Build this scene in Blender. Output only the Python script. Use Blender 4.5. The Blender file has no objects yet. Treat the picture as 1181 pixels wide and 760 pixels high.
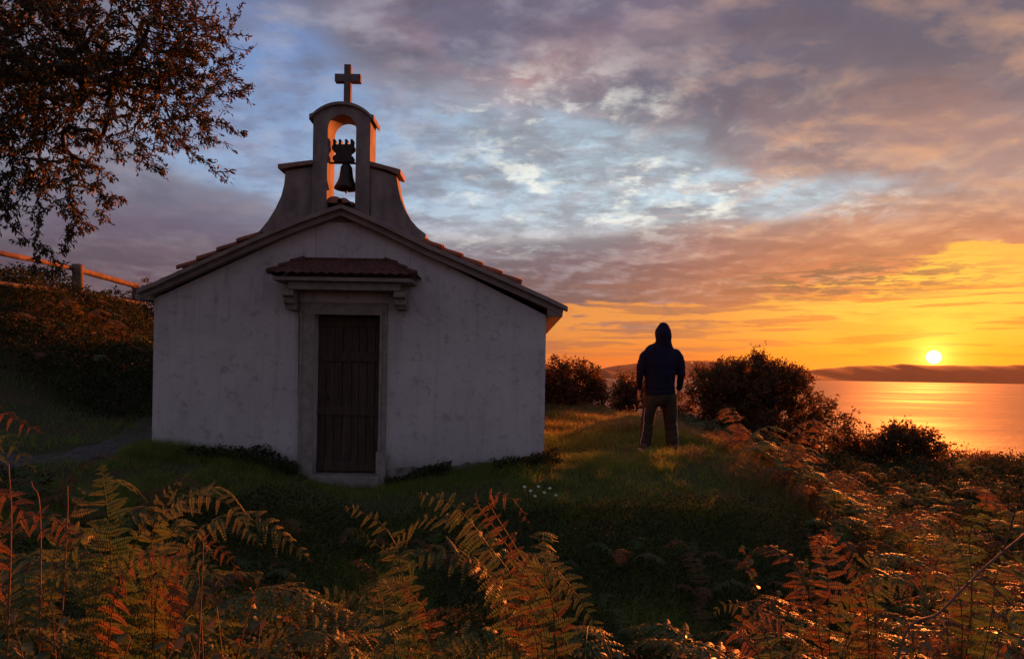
import bpy, bmesh, math, random
import numpy as np
from mathutils import Vector, Matrix, noise as mnoise
R = math.radians
C = bpy.context.scene.collection
scene = bpy.context.scene
rng = random.Random(7)
nrng = np.random.default_rng(11)

# ---------------------------------------------------------------- camera
F = 787.0                      # focal length in photograph pixels (1181 wide)
ROLL = R(1.0)
PX, PY = 590.5, 428.0          # where a level line of sight meets the picture
cr, sr = math.cos(ROLL), math.sin(ROLL)

def W(px, py, Y):
    """world point seen at photo pixel (px,py) at depth Y (camera at the origin looking along +Y)"""
    dx, dy = px - PX, py - PY
    X = dx * cr + dy * sr
    D = -dx * sr + dy * cr
    return Vector((X * Y / F, Y, -D * Y / F))

def setup_camera():
    cam = bpy.data.cameras.new('camera')
    o = bpy.data.objects.new('camera', cam)
    C.objects.link(o)
    cam.sensor_width = 36.0
    cam.lens = F / 1181 * 36
    cam.shift_y = (PY - 380.0) / 1181
    cam.clip_start = 0.02
    cam.clip_end = 60000
    o.matrix_world = Matrix.Rotation(R(90), 4, 'X') @ Matrix.Rotation(ROLL, 4, 'Z')
    scene.camera = o
    return o

# ---------------------------------------------------------------- shader maths
class N:
    """tiny wrapper so that node maths can be written as expressions"""
    nt = None
    def __init__(s, sock): s.s = sock
    @staticmethod
    def m(op, a, b=None, c=None, clamp=False):
        n = N.nt.nodes.new('ShaderNodeMath'); n.operation = op; n.use_clamp = clamp
        for i, v in enumerate((a, b, c)):
            if v is None: continue
            if isinstance(v, N): N.nt.links.new(v.s, n.inputs[i])
            else: n.inputs[i].default_value = v
        return N(n.outputs[0])
    def __add__(s, o): return N.m('ADD', s, o)
    __radd__ = __add__
    def __sub__(s, o): return N.m('SUBTRACT', s, o)
    def __rsub__(s, o): return N.m('SUBTRACT', o, s)
    def __mul__(s, o): return N.m('MULTIPLY', s, o)
    __rmul__ = __mul__
    def __truediv__(s, o): return N.m('DIVIDE', s, o)
    def __pow__(s, o): return N.m('POWER', s, o)

def clamp01(a): return N.m('ADD', a, 0.0, clamp=True)
def nexp(a): return N.m('POWER', 2.718281828, a)
def sstep(a, lo, hi):
    n = N.nt.nodes.new('ShaderNodeMapRange'); n.interpolation_type = 'SMOOTHSTEP'
    N.nt.links.new(a.s, n.inputs['Value'])
    n.inputs['From Min'].default_value = lo; n.inputs['From Max'].default_value = hi
    return N(n.outputs['Result'])
def vec(x, y, z):
    n = N.nt.nodes.new('ShaderNodeCombineXYZ')
    for i, v in enumerate((x, y, z)):
        if isinstance(v, N): N.nt.links.new(v.s, n.inputs[i])
        else: n.inputs[i].default_value = v
    return N(n.outputs[0])
def fbm(v, scale, detail=6, rough=.55, dist=0.0, lac=2.0):
    n = N.nt.nodes.new('ShaderNodeTexNoise'); n.noise_dimensions = '3D'
    N.nt.links.new(v.s, n.inputs['Vector'])
    n.inputs['Scale'].default_value = scale; n.inputs['Detail'].default_value = detail
    n.inputs['Roughness'].default_value = rough; n.inputs['Distortion'].default_value = dist
    n.inputs['Lacunarity'].default_value = lac
    return N(n.outputs['Fac'])
def voro(v, scale, feature='F1', rnd=1.0):
    n = N.nt.nodes.new('ShaderNodeTexVoronoi'); n.feature = feature
    N.nt.links.new(v.s, n.inputs['Vector']); n.inputs['Scale'].default_value = scale
    n.inputs['Randomness'].default_value = rnd
    return N(n.outputs['Distance'])
def col(c):
    n = N.nt.nodes.new('ShaderNodeRGB'); n.outputs[0].default_value = (*c, 1); return N(n.outputs[0])
def mix(f, a, b, mode='MIX'):
    n = N.nt.nodes.new('ShaderNodeMix'); n.data_type = 'RGBA'; n.blend_type = mode
    n.clamp_result = False
    for k, v in ((0, f), (6, a), (7, b)):
        if isinstance(v, N): N.nt.links.new(v.s, n.inputs[k])
        elif k == 0: n.inputs[k].default_value = v
        else: n.inputs[k].default_value = (*v, 1)
    return N(n.outputs[2])
def sep(v):
    n = N.nt.nodes.new('ShaderNodeSeparateXYZ'); N.nt.links.new(v.s, n.inputs[0])
    return N(n.outputs[0]), N(n.outputs[1]), N(n.outputs[2])
def s2l(r, g, b):
    f = lambda c: (c / 255 / 12.92) if c / 255 <= .04045 else ((c / 255 + .055) / 1.055) ** 2.4
    return (f(r), f(g), f(b))

SUN_AZ, SUN_EL = R(31.7), R(1.52)
def sdir(az, el): return Vector((math.sin(az) * math.cos(el), math.cos(az) * math.cos(el), math.sin(el)))

EXPOSURE = 1.3                 # the photograph is exposed for the shade
SKY_STRENGTH = .406
# ---------------------------------------------------------------- sky
def setup_sky():
    w = bpy.data.worlds.new('World'); scene.world = w; w.use_nodes = True
    nt = w.node_tree; nt.nodes.clear(); N.nt = nt
    tc = nt.nodes.new('ShaderNodeTexCoord')
    d = N(tc.outputs['Generated'])
    x, y, z = sep(d)
    az = N.m('ARCTAN2', x, y) * (180 / math.pi)
    el = N.m('ARCSINE', z) * (180 / math.pi)
    S = sdir(SUN_AZ, SUN_EL)
    cs = x * S.x + y * S.y + z * S.z
    ang = N.m('ARCCOSINE', N.m('MINIMUM', N.m('MAXIMUM', cs, -1.0), 1.0)) * (180 / math.pi)
    sunside = sstep(az, -8.0, 36.0) * sstep(az, 130.0, 60.0)
    def g(a, e, sa, se):
        da = (az - a) / sa; de = (el - e) / se
        return nexp((da * da + de * de) * -1.0)
    elp = N.m('MAXIMUM', el, 0.0)
    # coordinates on a flat cloud deck: clouds close up towards the horizon by perspective
    zz = N.m('MAXIMUM', z, 0.0) + .15
    P = vec(x / zz, y / zz, 3.7)
    big = fbm(P, .9, 3, .5, .3)
    med = fbm(P, 2.4, 9, .56, .25)
    So = vec(x / zz + math.sin(SUN_AZ) * .07, y / zz + math.cos(SUN_AZ) * .07, 3.7)
    relief = (med - fbm(So, 2.4, 9, .56, .25)) * 5.0
    P2 = vec(x / zz + (med - .5) * .2, y / zz * .85, 9.1)
    fine = fbm(P2, 5.0, 10, .6, .2)
    # streaks low over the sea
    Q = vec(az * .06, el * .30, 1.3)
    streak = fbm(Q, 2.2, 9, .6, .2)
    Q2 = vec(az * .045, el * .62 + (streak - .5) * .5, 7.7)
    streak2 = fbm(Q2, 2.6, 8, .55, .2)

    # ---- clear sky behind the clouds
    blue = mix(sstep(el, 12.0, 40.0), s2l(192, 218, 232), s2l(100, 130, 182))
    left = sstep(az, 8.0, -22.0)
    blue = mix(left * .75, blue, mix(sstep(el, 8.0, 26.0), s2l(138, 162, 200), s2l(88, 120, 184)))
    low = mix(sstep(ang, 2.0, 30.0), s2l(250, 170, 30), s2l(224, 128, 40))
    low = mix(sstep(az, 4.0, -30.0), low, s2l(150, 84, 80))
    low2 = mix(sstep(ang, 2.0, 26.0), s2l(244, 160, 54), s2l(220, 150, 92))
    low2 = mix(sstep(az, 4.0, -30.0), low2, s2l(120, 92, 108))
    clear = mix(sstep(el, 1.5, 7.5), low, low2)
    clear = mix(sstep(el, 6.0, 14.0), clear, blue)
    # ---- the main cloud deck
    bright = clamp01(g(-3.0, 20.5, 13.0, 3.6) * .75 + g(-10.0, 17.0, 6.0, 2.0) * -.3 + g(-3.0, 12.8, 12.0, 2.6) * .7 + g(14.5, 15.0, 5.0, 1.3) * .8 + g(2.0, 16.5, 13.0, 4.6) * .9 + g(-21.0, 21.0, 8.0, 7.0) * 1.25 + g(-11.0, 14.5, 8.0, 4.2) * .8 + g(20.0, 13.5, 11.0, 1.7) * .75 + g(12.0, 16.5, 3.5, 2.6) * .55)
    bias = bright * -.34 + .13
    bias = bias + g(25.0, 25.0, 24.0, 8.0) * .34 + g(-24.0, 8.0, 14.0, 4.8) * .42 + g(10.0, 7.6, 22.0, 2.9) * .42 + g(2.0, 25.0, 15.0, 5.5) * .17
    f = big * .40 + med * .38 + fine * .30 + bias - .04
    cov = sstep(f, .40, .60)
    dens = sstep(f, .48, .86)
    # colours of the deck: mauve away from the sun, salmon to orange towards it
    mauve = mix(sstep(el, 4.0, 16.0), s2l(74, 60, 82), s2l(104, 94, 116))
    pink = s2l(192, 142, 132)
    warm = mix(sstep(el, 5.0, 15.0), s2l(196, 98, 54), s2l(154, 106, 94))
    warm = mix(sstep(el, 15.5, 23.0), warm, s2l(88, 74, 84))
    toSun = sstep(az, 0.0, 26.0)
    deck = mix(toSun * sstep(ang, 48.0, 8.0), mauve, warm)
    lit = sstep(fbm(P, 1.9, 6, .55, .6), .42, .68)
    deck = mix(lit * (g(-4.0, 23.0, 12.0, 3.5) * .95 + g(20.0, 17.0, 14.0, 2.6) * .60 + .05), deck, mix(toSun, pink, s2l(196, 138, 108)))
    edge = (1.0 - dens)
    thin = mix(toSun * sstep(el, 18.0, 10.0), s2l(150, 156, 168), s2l(206, 170, 140))
    deck = mix(edge * .45, deck, thin)
    deck = mix(sstep(fine, .42, .72) * .16, deck, mix(toSun, s2l(190, 170, 172), s2l(226, 170, 128)))
    deck = mix(sstep(med, .56, .40) * .50, deck, mix(toSun * sstep(el, 20.0, 10.0), s2l(78, 70, 88), s2l(150, 86, 66)))
    c = mix(cov * .93, clear, deck)
    wisp = sstep(fbm(P, 6.5, 8, .6, .2) * .4 + .6 * fbm(vec(x / zz + (med - .5) * .5, y / zz * 1.9, 5.5), 2.4, 9, .6, .2), .42, .58) * clamp01(bright * 1.3)
    c = mix(wisp * .74, c, mix(sstep(az, -20.0, 2.0), s2l(120, 124, 152), s2l(134, 138, 148)))
    calm = 1.0 - clamp01(g(-26.0, 9.0, 22.0, 6.5) * .95 + g(26.0, 26.0, 16.0, 6.0) * .5)
    c = mix(clamp01(relief * 1.2) * calm * .62 * sstep(el, 3.0, 8.0), c, mix(toSun, s2l(178, 176, 190), s2l(236, 176, 128)))
    c = mix(clamp01(relief * -.9) * calm * .45 * sstep(el, 3.0, 8.0), c, mix(toSun, s2l(66, 62, 80), s2l(104, 66, 62)))
    c = mix(sstep(fbm(P, 7.0, 9, .62, .3), .47, .60) * clamp01(bright) * .34, c, mix(sstep(az, -20.0, 4.0), s2l(108, 114, 144), s2l(132, 130, 138)))
    # bright silver rifts where the deck thins
    rift = bright * sstep(fine * .6 + med * .4, .46, .57) * sstep(az, -14.0, 6.0) * sstep(fbm(P, 8.0, 8, .6, .2), .44, .60)
    c = mix(rift * .90, c, s2l(246, 246, 236))
    # ---- band of yellow light over the sea, cut by thin dark streaks
    glowband = nexp((el - 3.2) * (el - 3.2) * -.22) * sstep(az, -14.0, 8.0)
    slant = el - N.m('MAXIMUM', az - 16.0, 0.0) * .24            # the band widens to the right
    open_ = sstep(slant + (streak - .5) * 11.0, 5.4, 4.2) * sstep(az, -10.0, 6.0) * sstep(az, 120.0, 70.0)
    near = sstep(ang, 19.0, 2.0)
    gold = mix(near, mix(sstep(el, 0.0, 4.0), s2l(208, 98, 24), s2l(226, 140, 60)), mix(sstep(el, 0.5, 6.0), s2l(246, 140, 12), s2l(255, 196, 62)))
    gold = mix(sstep(streak, .48, .62) * .42, gold, mix(near, s2l(206, 112, 50), s2l(226, 122, 30)))
    c = mix(open_ * .93, c, gold)
    st = sstep(streak2, .50, .58) * sstep(el, .9, 2.0) * sstep(el, 8.5, 5.5) * sstep(az, -14.0, 4.0)
    c = mix(st * .72, c, mix(near, s2l(150, 92, 74), s2l(206, 96, 34)))
    st2 = sstep(fbm(vec(az * .16, el * 1.1, 2.2), 3.0, 7, .6, .3), .44, .54) * clamp01(g(27.0, 7.2, 7.5, 1.3) * 1.5)
    c = mix(st2 * .85, c, s2l(92, 66, 62))
    # ---- the sun and its aureole
    halo = nexp(ang * -.75) * 2.2 + nexp(ang * -.20) * .30
    hc = mix(1.0, (0, 0, 0), (0, 0, 0))
    def addc(c, amt, rgb):
        return mix(1.0, c, mix(1.0, vec(amt, amt, amt), rgb, 'MULTIPLY'), 'ADD')
    c = addc(c, nexp(ang * -1.2) * 2.2, (1.0, .55, .10))
    c = addc(c, nexp(ang * -.30) * .28, (1.0, .36, .02))
    c = addc(c, sstep(ang, .55, .22) * 9.0, (1.0, .80, .42))
    # ---- dusk behind the viewer, dark below the horizon
    back = sstep(y, .25, -.35)
    duskc = mix(sstep(el, 0.0, 35.0), s2l(142, 134, 148), s2l(126, 138, 172))
    duskc = mix(sstep(big, .4, .6) * .4, duskc, s2l(92, 84, 98))
    c = mix(back, c, duskc)
    c = mix(sstep(el, 33.0, 60.0), c, s2l(122, 130, 160))
    c = mix(sstep(el, 0.0, -2.0), c, s2l(60, 44, 38))
    sky = nt.nodes.new('ShaderNodeTexSky'); sky.sky_type = 'NISHITA'; sky.sun_disc = False
    sky.sun_elevation = SUN_EL; sky.sun_rotation = SUN_AZ
    sk = mix(1.0, N(sky.outputs[0]), (.02, .02, .02), 'MULTIPLY')
    c = mix(1.0, c, sk, 'ADD')
    bg = nt.nodes.new('ShaderNodeBackground'); nt.links.new(c.s, bg.inputs[0]); bg.inputs[1].default_value = SKY_STRENGTH
    out = nt.nodes.new('ShaderNodeOutputWorld'); nt.links.new(bg.outputs[0], out.inputs[0])
    w.cycles.sampling_method = 'MANUAL'; w.cycles.sample_map_resolution = 1024
# ---------------------------------------------------------------- objects, tags, meshes
def tag(o, label=None, cat=None, group=None, kind=None):
    if label: o['label'] = label
    if cat: o['category'] = cat
    if group: o['group'] = group
    if kind: o['kind'] = kind
    return o

def empty(name, loc=(0, 0, 0), rz=0.0):
    o = bpy.data.objects.new(name, None); C.objects.link(o)
    o.location = loc; o.rotation_euler = (0, 0, rz); o.empty_display_size = .1
    return o

def link(name, me, mat=None, parent=None, loc=None, smooth=False):
    """link mesh data as one object; me is given in world space unless loc says otherwise"""
    o = bpy.data.objects.new(name, me); C.objects.link(o)
    if mat is not None and not me.materials: me.materials.append(mat)
    if parent is not None:
        o.parent = parent
    if loc is not None: o.location = loc
    if smooth:
        me.polygons.foreach_set('use_smooth', [True] * len(me.polygons))
    return o

def offset_mesh(me, v):
    me.transform(Matrix.Translation(-Vector(v)))

def wchild(name, me, mat, parent, smooth=False):
    """mesh built in world coordinates, made a child of an Empty standing at parent.location (no rotation)"""
    offset_mesh(me, parent.location)
    return link(name, me, mat, parent, smooth=smooth)

def fast_mesh(name, V, sizes, idx):
    """V (n,3), sizes: loops per face, idx: flat vertex indices"""
    me = bpy.data.meshes.new(name)
    V = np.ascontiguousarray(V, dtype=np.float32); sizes = np.asarray(sizes, dtype=np.int32); idx = np.asarray(idx, dtype=np.int32)
    me.vertices.add(len(V)); me.vertices.foreach_set('co', V.ravel())
    me.loops.add(len(idx)); me.loops.foreach_set('vertex_index', idx)
    me.polygons.add(len(sizes))
    me.polygons.foreach_set('loop_start', np.concatenate(([0], np.cumsum(sizes)[:-1])).astype(np.int32))
    me.update(calc_edges=True); me.validate()
    return me

class Acc:
    """collects vertices and faces from several generators"""
    def __init__(s): s.V = []; s.S = []; s.I = []; s.n = 0
    def add(s, V, sizes, idx):
        s.V.append(np.asarray(V, float)); s.S.append(np.asarray(sizes)); s.I.append(np.asarray(idx) + s.n); s.n += len(V)
    def mesh(s, name): return fast_mesh(name, np.concatenate(s.V), np.concatenate(s.S), np.concatenate(s.I))

def unit(a):
    return a / np.maximum(np.linalg.norm(a, axis=-1, keepdims=True), 1e-9)

def leaves(acc, P, D, Nn, L, Wd, fold=.25, curl=.15):
    """leaf blades: base P, direction D, normal Nn, length L, width Wd (arrays)"""
    P, D, Nn = map(lambda a: np.asarray(a, float), (P, D, Nn)); L = np.asarray(L)[:, None]; Wd = np.asarray(Wd)[:, None]
    D = unit(D); S = unit(np.cross(D, Nn)); U = np.cross(S, D)
    n = len(P)
    b = P
    l1 = P + D * L * .30 + S * Wd * .42 + U * Wd * fold; r1 = P + D * L * .30 - S * Wd * .42 + U * Wd * fold
    l2 = P + D * L * .68 + S * Wd * .40 + U * (Wd * fold - L * curl * .5); r2 = P + D * L * .68 - S * Wd * .40 + U * (Wd * fold - L * curl * .5)
    t = P + D * L - U * L * curl
    m1 = P + D * L * .30; m2 = P + D * L * .68 - U * L * curl * .4
    V = np.stack([b, l1, l2, t, r2, r1, m1, m2], 1).reshape(-1, 3)
    k = np.arange(n)[:, None] * 8
    f = np.array([0, 6, 1, 0, 5, 6, 1, 6, 7, 2, 6, 5, 4, 7, 2, 7, 3, 7, 4, 3])
    sizes = np.tile([3, 3, 4, 4, 3, 3], n)
    acc.add(V, sizes, (k + f[None, :]).ravel())

def blades(acc, P, D, S, H, Wd, lean):
    """grass blades: base P, up D, side S, height H, width, lean vector (bend of the tip)"""
    H = H[:, None]; Wd = Wd[:, None]
    m = P + D * H * .55 + lean * H * .25; t = P + D * H * .92 + lean * H
    V = np.stack([P - S * Wd * .5, P + S * Wd * .5, m + S * Wd * .36, m - S * Wd * .36, t], 1).reshape(-1, 3)
    n = len(P); k = np.arange(n)[:, None] * 5
    f = np.array([0, 1, 2, 3, 3, 2, 4])
    acc.add(V, np.tile([4, 3], n), (k + f[None, :]).ravel())

def tube(acc, pts, rad, seg=6, cap=True):
    pts = np.asarray(pts, float); n = len(pts)
    rad = np.broadcast_to(np.asarray(rad, float), (n,))
    T = np.gradient(pts, axis=0); T = unit(T)
    ref = np.array([0, 0, 1.0]) if abs(T[0][2]) < .9 else np.array([1.0, 0, 0])
    A = unit(np.cross(T, ref)); B = np.cross(A, T)
    a = np.linspace(0, 2 * math.pi, seg, endpoint=False)
    ring = pts[:, None, :] + rad[:, None, None] * (np.cos(a)[None, :, None] * A[:, None, :] + np.sin(a)[None, :, None] * B[:, None, :])
    V = ring.reshape(-1, 3); I = []; S = []
    for i in range(n - 1):
        for j in range(seg):
            k = (j + 1) % seg
            I += [i * seg + j, i * seg + k, (i + 1) * seg + k, (i + 1) * seg + j]; S.append(4)
    if cap:
        I += list(range(seg - 1, -1, -1)); S.append(seg)
        I += [(n - 1) * seg + j for j in range(seg)]; S.append(seg)
    acc.add(V, S, I)

def bezier(p, n):
    p = [np.asarray(q, float) for q in p]; t = np.linspace(0, 1, n)[:, None]
    if len(p) == 3: return (1 - t) ** 2 * p[0] + 2 * t * (1 - t) * p[1] + t * t * p[2]
    return (1 - t) ** 3 * p[0] + 3 * t * (1 - t) ** 2 * p[1] + 3 * t * t * (1 - t) * p[2] + t ** 3 * p[3]

def catmull(p, n):
    """smooth polyline through points p, n samples per span"""
    p = [np.asarray(q, float) for q in p]; p = [2 * p[0] - p[1]] + p + [2 * p[-1] - p[-2]]
    out = []
    for i in range(1, len(p) - 2):
        for t in np.linspace(0, 1, n, endpoint=False):
            a, b, c, d = p[i - 1:i + 3]
            out.append(.5 * (2 * b + (c - a) * t + (2 * a - 5 * b + 4 * c - d) * t * t + (3 * b - a - 3 * c + d) * t ** 3))
    out.append(p[-2]); return np.array(out)

# bmesh helpers
def prism(poly, y0, y1, bm=None):
    """extrude an (x,z) outline from depth y0 (front) to y1 (back)"""
    bm = bm or bmesh.new()
    f = [bm.verts.new((x, y0, z)) for x, z in poly]; b = [bm.verts.new((x, y1, z)) for x, z in poly]
    bm.faces.new(f); bm.faces.new(b[::-1])
    for i in range(len(poly)):
        j = (i + 1) % len(poly); bm.faces.new((f[j], f[i], b[i], b[j]))
    return bm
def box(bm, x0, x1, y0, y1, z0, z1):
    return prism([(x0, z0), (x1, z0), (x1, z1), (x0, z1)], y0, y1, bm)
def bm_mesh(bm, name='m', bevel=0.0, seg=2):
    bmesh.ops.recalc_face_normals(bm, faces=bm.faces)
    if bevel:
        es = [e for e in bm.edges if len(e.link_faces) == 2 and e.calc_face_angle(0) > .5]
        bmesh.ops.bevel(bm, geom=es, offset=bevel, segments=seg, profile=.6, affect='EDGES', clamp_overlap=True)
    me = bpy.data.meshes.new(name); bm.to_mesh(me); bm.free(); return me
def lathe(bm, prof, cx, cy, seg=24):
    rings = []
    for r, z in prof:
        rings.append([bm.verts.new((cx + r * math.cos(a), cy + r * math.sin(a), z)) for a in [2 * math.pi * k / seg for k in range(seg)]])
    for a, b in zip(rings, rings[1:]):
        for j in range(seg):
            k = (j + 1) % seg; bm.faces.new((a[j], a[k], b[k], b[j]))
    bm.faces.new(rings[0][::-1]); bm.faces.new(rings[-1])
    return bm

def evaluated(me, mods):
    """apply modifiers to a mesh and return the result"""
    o = bpy.data.objects.new('tmp', me); C.objects.link(o)
    for typ, kw in mods:
        m = o.modifiers.new('m', typ)
        for k, v in kw.items(): setattr(m, k, v)
    bpy.context.view_layer.update()
    dg = bpy.context.evaluated_depsgraph_get()
    out = bpy.data.meshes.new_from_object(o.evaluated_get(dg))
    bpy.data.objects.remove(o); return out

# ---------------------------------------------------------------- materials
def new_mat(name):
    m = bpy.data.materials.new(name); m.use_nodes = True
    nt = m.node_tree; nt.nodes.clear(); N.nt = nt
    out = nt.nodes.new('ShaderNodeOutputMaterial'); return m, nt, out
def objco():
    tc = N.nt.nodes.new('ShaderNodeTexCoord'); return N(tc.outputs['Object'])
def worldco():
    g = N.nt.nodes.new('ShaderNodeNewGeometry'); return N(g.outputs['Position'])
def island():
    g = N.nt.nodes.new('ShaderNodeNewGeometry'); return N(g.outputs['Random Per Island'])
def objrand():
    g = N.nt.nodes.new('ShaderNodeObjectInfo'); return N(g.outputs['Random'])
def principled(nt, base, rough=.8, bump=None, bstr=.3, bdist=.02, spec=.3, metal=0.0):
    p = nt.nodes.new('ShaderNodeBsdfPrincipled')
    if isinstance(base, N): nt.links.new(base.s, p.inputs['Base Color'])
    else: p.inputs['Base Color'].default_value = (*base, 1)
    if isinstance(rough, N): nt.links.new(rough.s, p.inputs['Roughness'])
    else: p.inputs['Roughness'].default_value = rough
    p.inputs['Specular IOR Level'].default_value = spec; p.inputs['Metallic'].default_value = metal
    if bump is not None:
        b = nt.nodes.new('ShaderNodeBump'); b.inputs['Strength'].default_value = bstr; b.inputs['Distance'].default_value = bdist
        nt.links.new(bump.s, b.inputs['Height']); nt.links.new(b.outputs[0], p.inputs['Normal'])
    return p
def simple(name, c1, c2, scale=8, rough=.8, bstr=.4, bdist=.01, spec=.3, detail=6, metal=0.0, stretch=(1, 1, 1)):
    m, nt, out = new_mat(name)
    v = objco(); x, y, z = sep(v); v = vec(x * stretch[0], y * stretch[1], z * stretch[2])
    f = fbm(v, scale, detail, .6); f2 = fbm(v, scale * 6, 4, .6)
    p = principled(nt, mix(sstep(f, .3, .7), c1, c2), rough, f * .6 + f2 * .4, bstr, bdist, spec, metal)
    nt.links.new(p.outputs[0], out.inputs[0]); return m
def leaf_mat(name, cols, trans=.35, rough=.5, spec=.25, by='island', tint=None, patch=None):
    """foliage: colour varies from leaf to leaf, light passes through the blade"""
    m, nt, out = new_mat(name)
    r = island() if by == 'island' else objrand()
    n = nt.nodes.new('ShaderNodeValToRGB'); nt.links.new(r.s, n.inputs[0])
    e = n.color_ramp.elements
    while len(e) < len(cols): e.new(.5)
    for i, (pos, c) in enumerate(cols): e[i].position = pos; e[i].color = (*c, 1)
    c = N(n.outputs[0])
    if patch:
        w = fbm(worldco(), 1.6, 5, .6); c = mix(sstep(w, .42, .60), c, mix(.6, c, patch))
        w2 = fbm(worldco(), 6.0, 4, .6); c = mix(sstep(w2, .5, .68) * .6, c, mix(1.0, c, (.45, .42, .40), 'MULTIPLY'))
    if by != 'island':
        q = fbm(objco(), 5, 4, .6)
        c = mix(sstep(q, .46, .66) * .60, c, mix(.75, c, tint or (.14, .05, .02)))
        q2 = fbm(objco(), 22, 3, .6); c = mix(sstep(q2, .56, .66) * .6, c, (.075, .040, .020))
    p = principled(nt, c, rough, spec=spec)
    t = nt.nodes.new('ShaderNodeBsdfTranslucent'); nt.links.new(c.s, t.inputs[0])
    mx = nt.nodes.new('ShaderNodeMixShader'); mx.inputs[0].default_value = trans
    nt.links.new(p.outputs[0], mx.inputs[1]); nt.links.new(t.outputs[0], mx.inputs[2])
    nt.links.new(mx.outputs[0], out.inputs[0]); return m
# ---------------------------------------------------------------- land, sea, hills
CP = np.array([
 (0,0,-1.6),(-3,0,-1.45),(3,0,-1.8),(0,-6,-1.6),(-8,-5,-.9),(8,-5,-2.3),(0,-14,-1.6),(-20,-12,1.),(20,-12,-4),
 (0,3,-1.75),(-2,3,-1.58),(-4,3.5,-1.35),(2,3,-1.85),(4,3,-2.2),
 (0,5,-1.85),(2,5.0,-1.95),(-2,5,-1.70),(-4.5,5.6,-1.32),
 (-4.4,8.5,-1.02),(-2.7,8.5,-1.27),(-2,8.5,-1.43),(-2,8.0,-1.45),(-1,8.5,-1.33),(.4,8.5,-1.15),
 (-4.6,7.3,-1.15),(-2,7.2,-1.42),(0,7.1,-1.38),(1.5,7.2,-1.32),(2.6,7.2,-1.38),
 (2,9.4,-1.06),(.9,9.4,-1.08),(1,16,-.82),(3,15.5,-1.0),(2.8,12,-.95),(1,12,-.95),(1,20,-1.1),(3.4,20,-1.7),
 (3.0,9.8,-1.05),(3.15,8.3,-1.25),(3.0,6.6,-1.62),(2.6,5.5,-1.85),
 (4.3,10,-1.85),(4.5,7.5,-2.1),(4,5,-2.25),(5.5,12,-2.05),(6.3,16,-1.95),(9,18,-2.3),(15,20,-2.75),(8,8,-2.5),(10,12,-2.5),(12,5,-2.8),(8,0,-2.5),(20,12,-3.4),
 (6,24,-3.6),(15,27,-5),(0,26,-2.6),(10,42,-15),(0,42,-11),(24,42,-16),(0,65,-28),(30,65,-32),(25,26,-5.5),(40,15,-9),(45,40,-25),(60,70,-45),(60,-10,-14),
 (-6.6,10.0,-.62),(-8.6,9.4,-.45),(-8.15,11,.86),(-8.3,13,.98),(-8.4,15.3,.92),(-6.9,12,.1),(-6.5,14,.1),(-9.8,13,1.1),(-5.1,11,-.65),(-5.2,15,-.2),(-12,8.6,.3),(-12.5,13,1.5),(-14,19,1.6),(-8,20,.4),
 (-10,4,-.7),(-7,7,-.88),(-5.6,8.2,-.98),(-5.6,6,-1.2),(-2,16,-.6),(-3,23,-.9),(-10,32,-.5),(-22,20,3),(-25,0,2),(-22,42,-5),(-35,65,-18),(-45,10,3),(-45,40,-3),
 (0,95,-48),(60,95,-60),(-45,95,-40)], float)
def _phi(r): return r ** 1.5
_A = _phi(np.linalg.norm(CP[:, None, :2] - CP[None, :, :2], axis=2)) + np.eye(len(CP)) * .05
_n = len(CP); _M = np.zeros((_n + 3, _n + 3)); _M[:_n, :_n] = _A; _Q = np.c_[np.ones(_n), CP[:, :2]]
_M[:_n, _n:] = _Q; _M[_n:, :_n] = _Q.T
_w = np.linalg.solve(_M, np.r_[CP[:, 2], np.zeros(3)])
def vnoise(x, y, s, seed=0):
    """cheap smooth value noise on numpy arrays"""
    x = x / s + seed * 17.3; y = y / s + seed * 5.1
    xi = np.floor(x); yi = np.floor(y); fx = x - xi; fy = y - yi
    fx = fx * fx * (3 - 2 * fx); fy = fy * fy * (3 - 2 * fy)
    def hsh(a, b):
        v = np.sin(a * 127.1 + b * 311.7 + seed) * 43758.5453; return v - np.floor(v)
    return (hsh(xi, yi) * (1 - fx) + hsh(xi + 1, yi) * fx) * (1 - fy) + (hsh(xi, yi + 1) * (1 - fx) + hsh(xi + 1, yi + 1) * fx) * fy
def ground(x, y):
    x = np.atleast_1d(np.asarray(x, float)); y = np.atleast_1d(np.asarray(y, float))
    z = np.empty(x.shape); xf, yf = x.ravel(), y.ravel(); zf = np.empty(len(xf))
    for i in range(0, len(xf), 20000):
        a, b = xf[i:i + 20000], yf[i:i + 20000]
        r = np.hypot(a[:, None] - CP[None, :, 0], b[:, None] - CP[None, :, 1])
        zf[i:i + 20000] = _phi(r) @ _w[:_n] + _w[_n] + _w[_n + 1] * a + _w[_n + 2] * b
    z = zf.reshape(x.shape)
    z = z + (vnoise(x, y, 1.1, 1) - .5) * .09 + (vnoise(x, y, .35, 2) - .5) * .05
    return z
def gz(x, y): return float(ground(x, y)[0])

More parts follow.
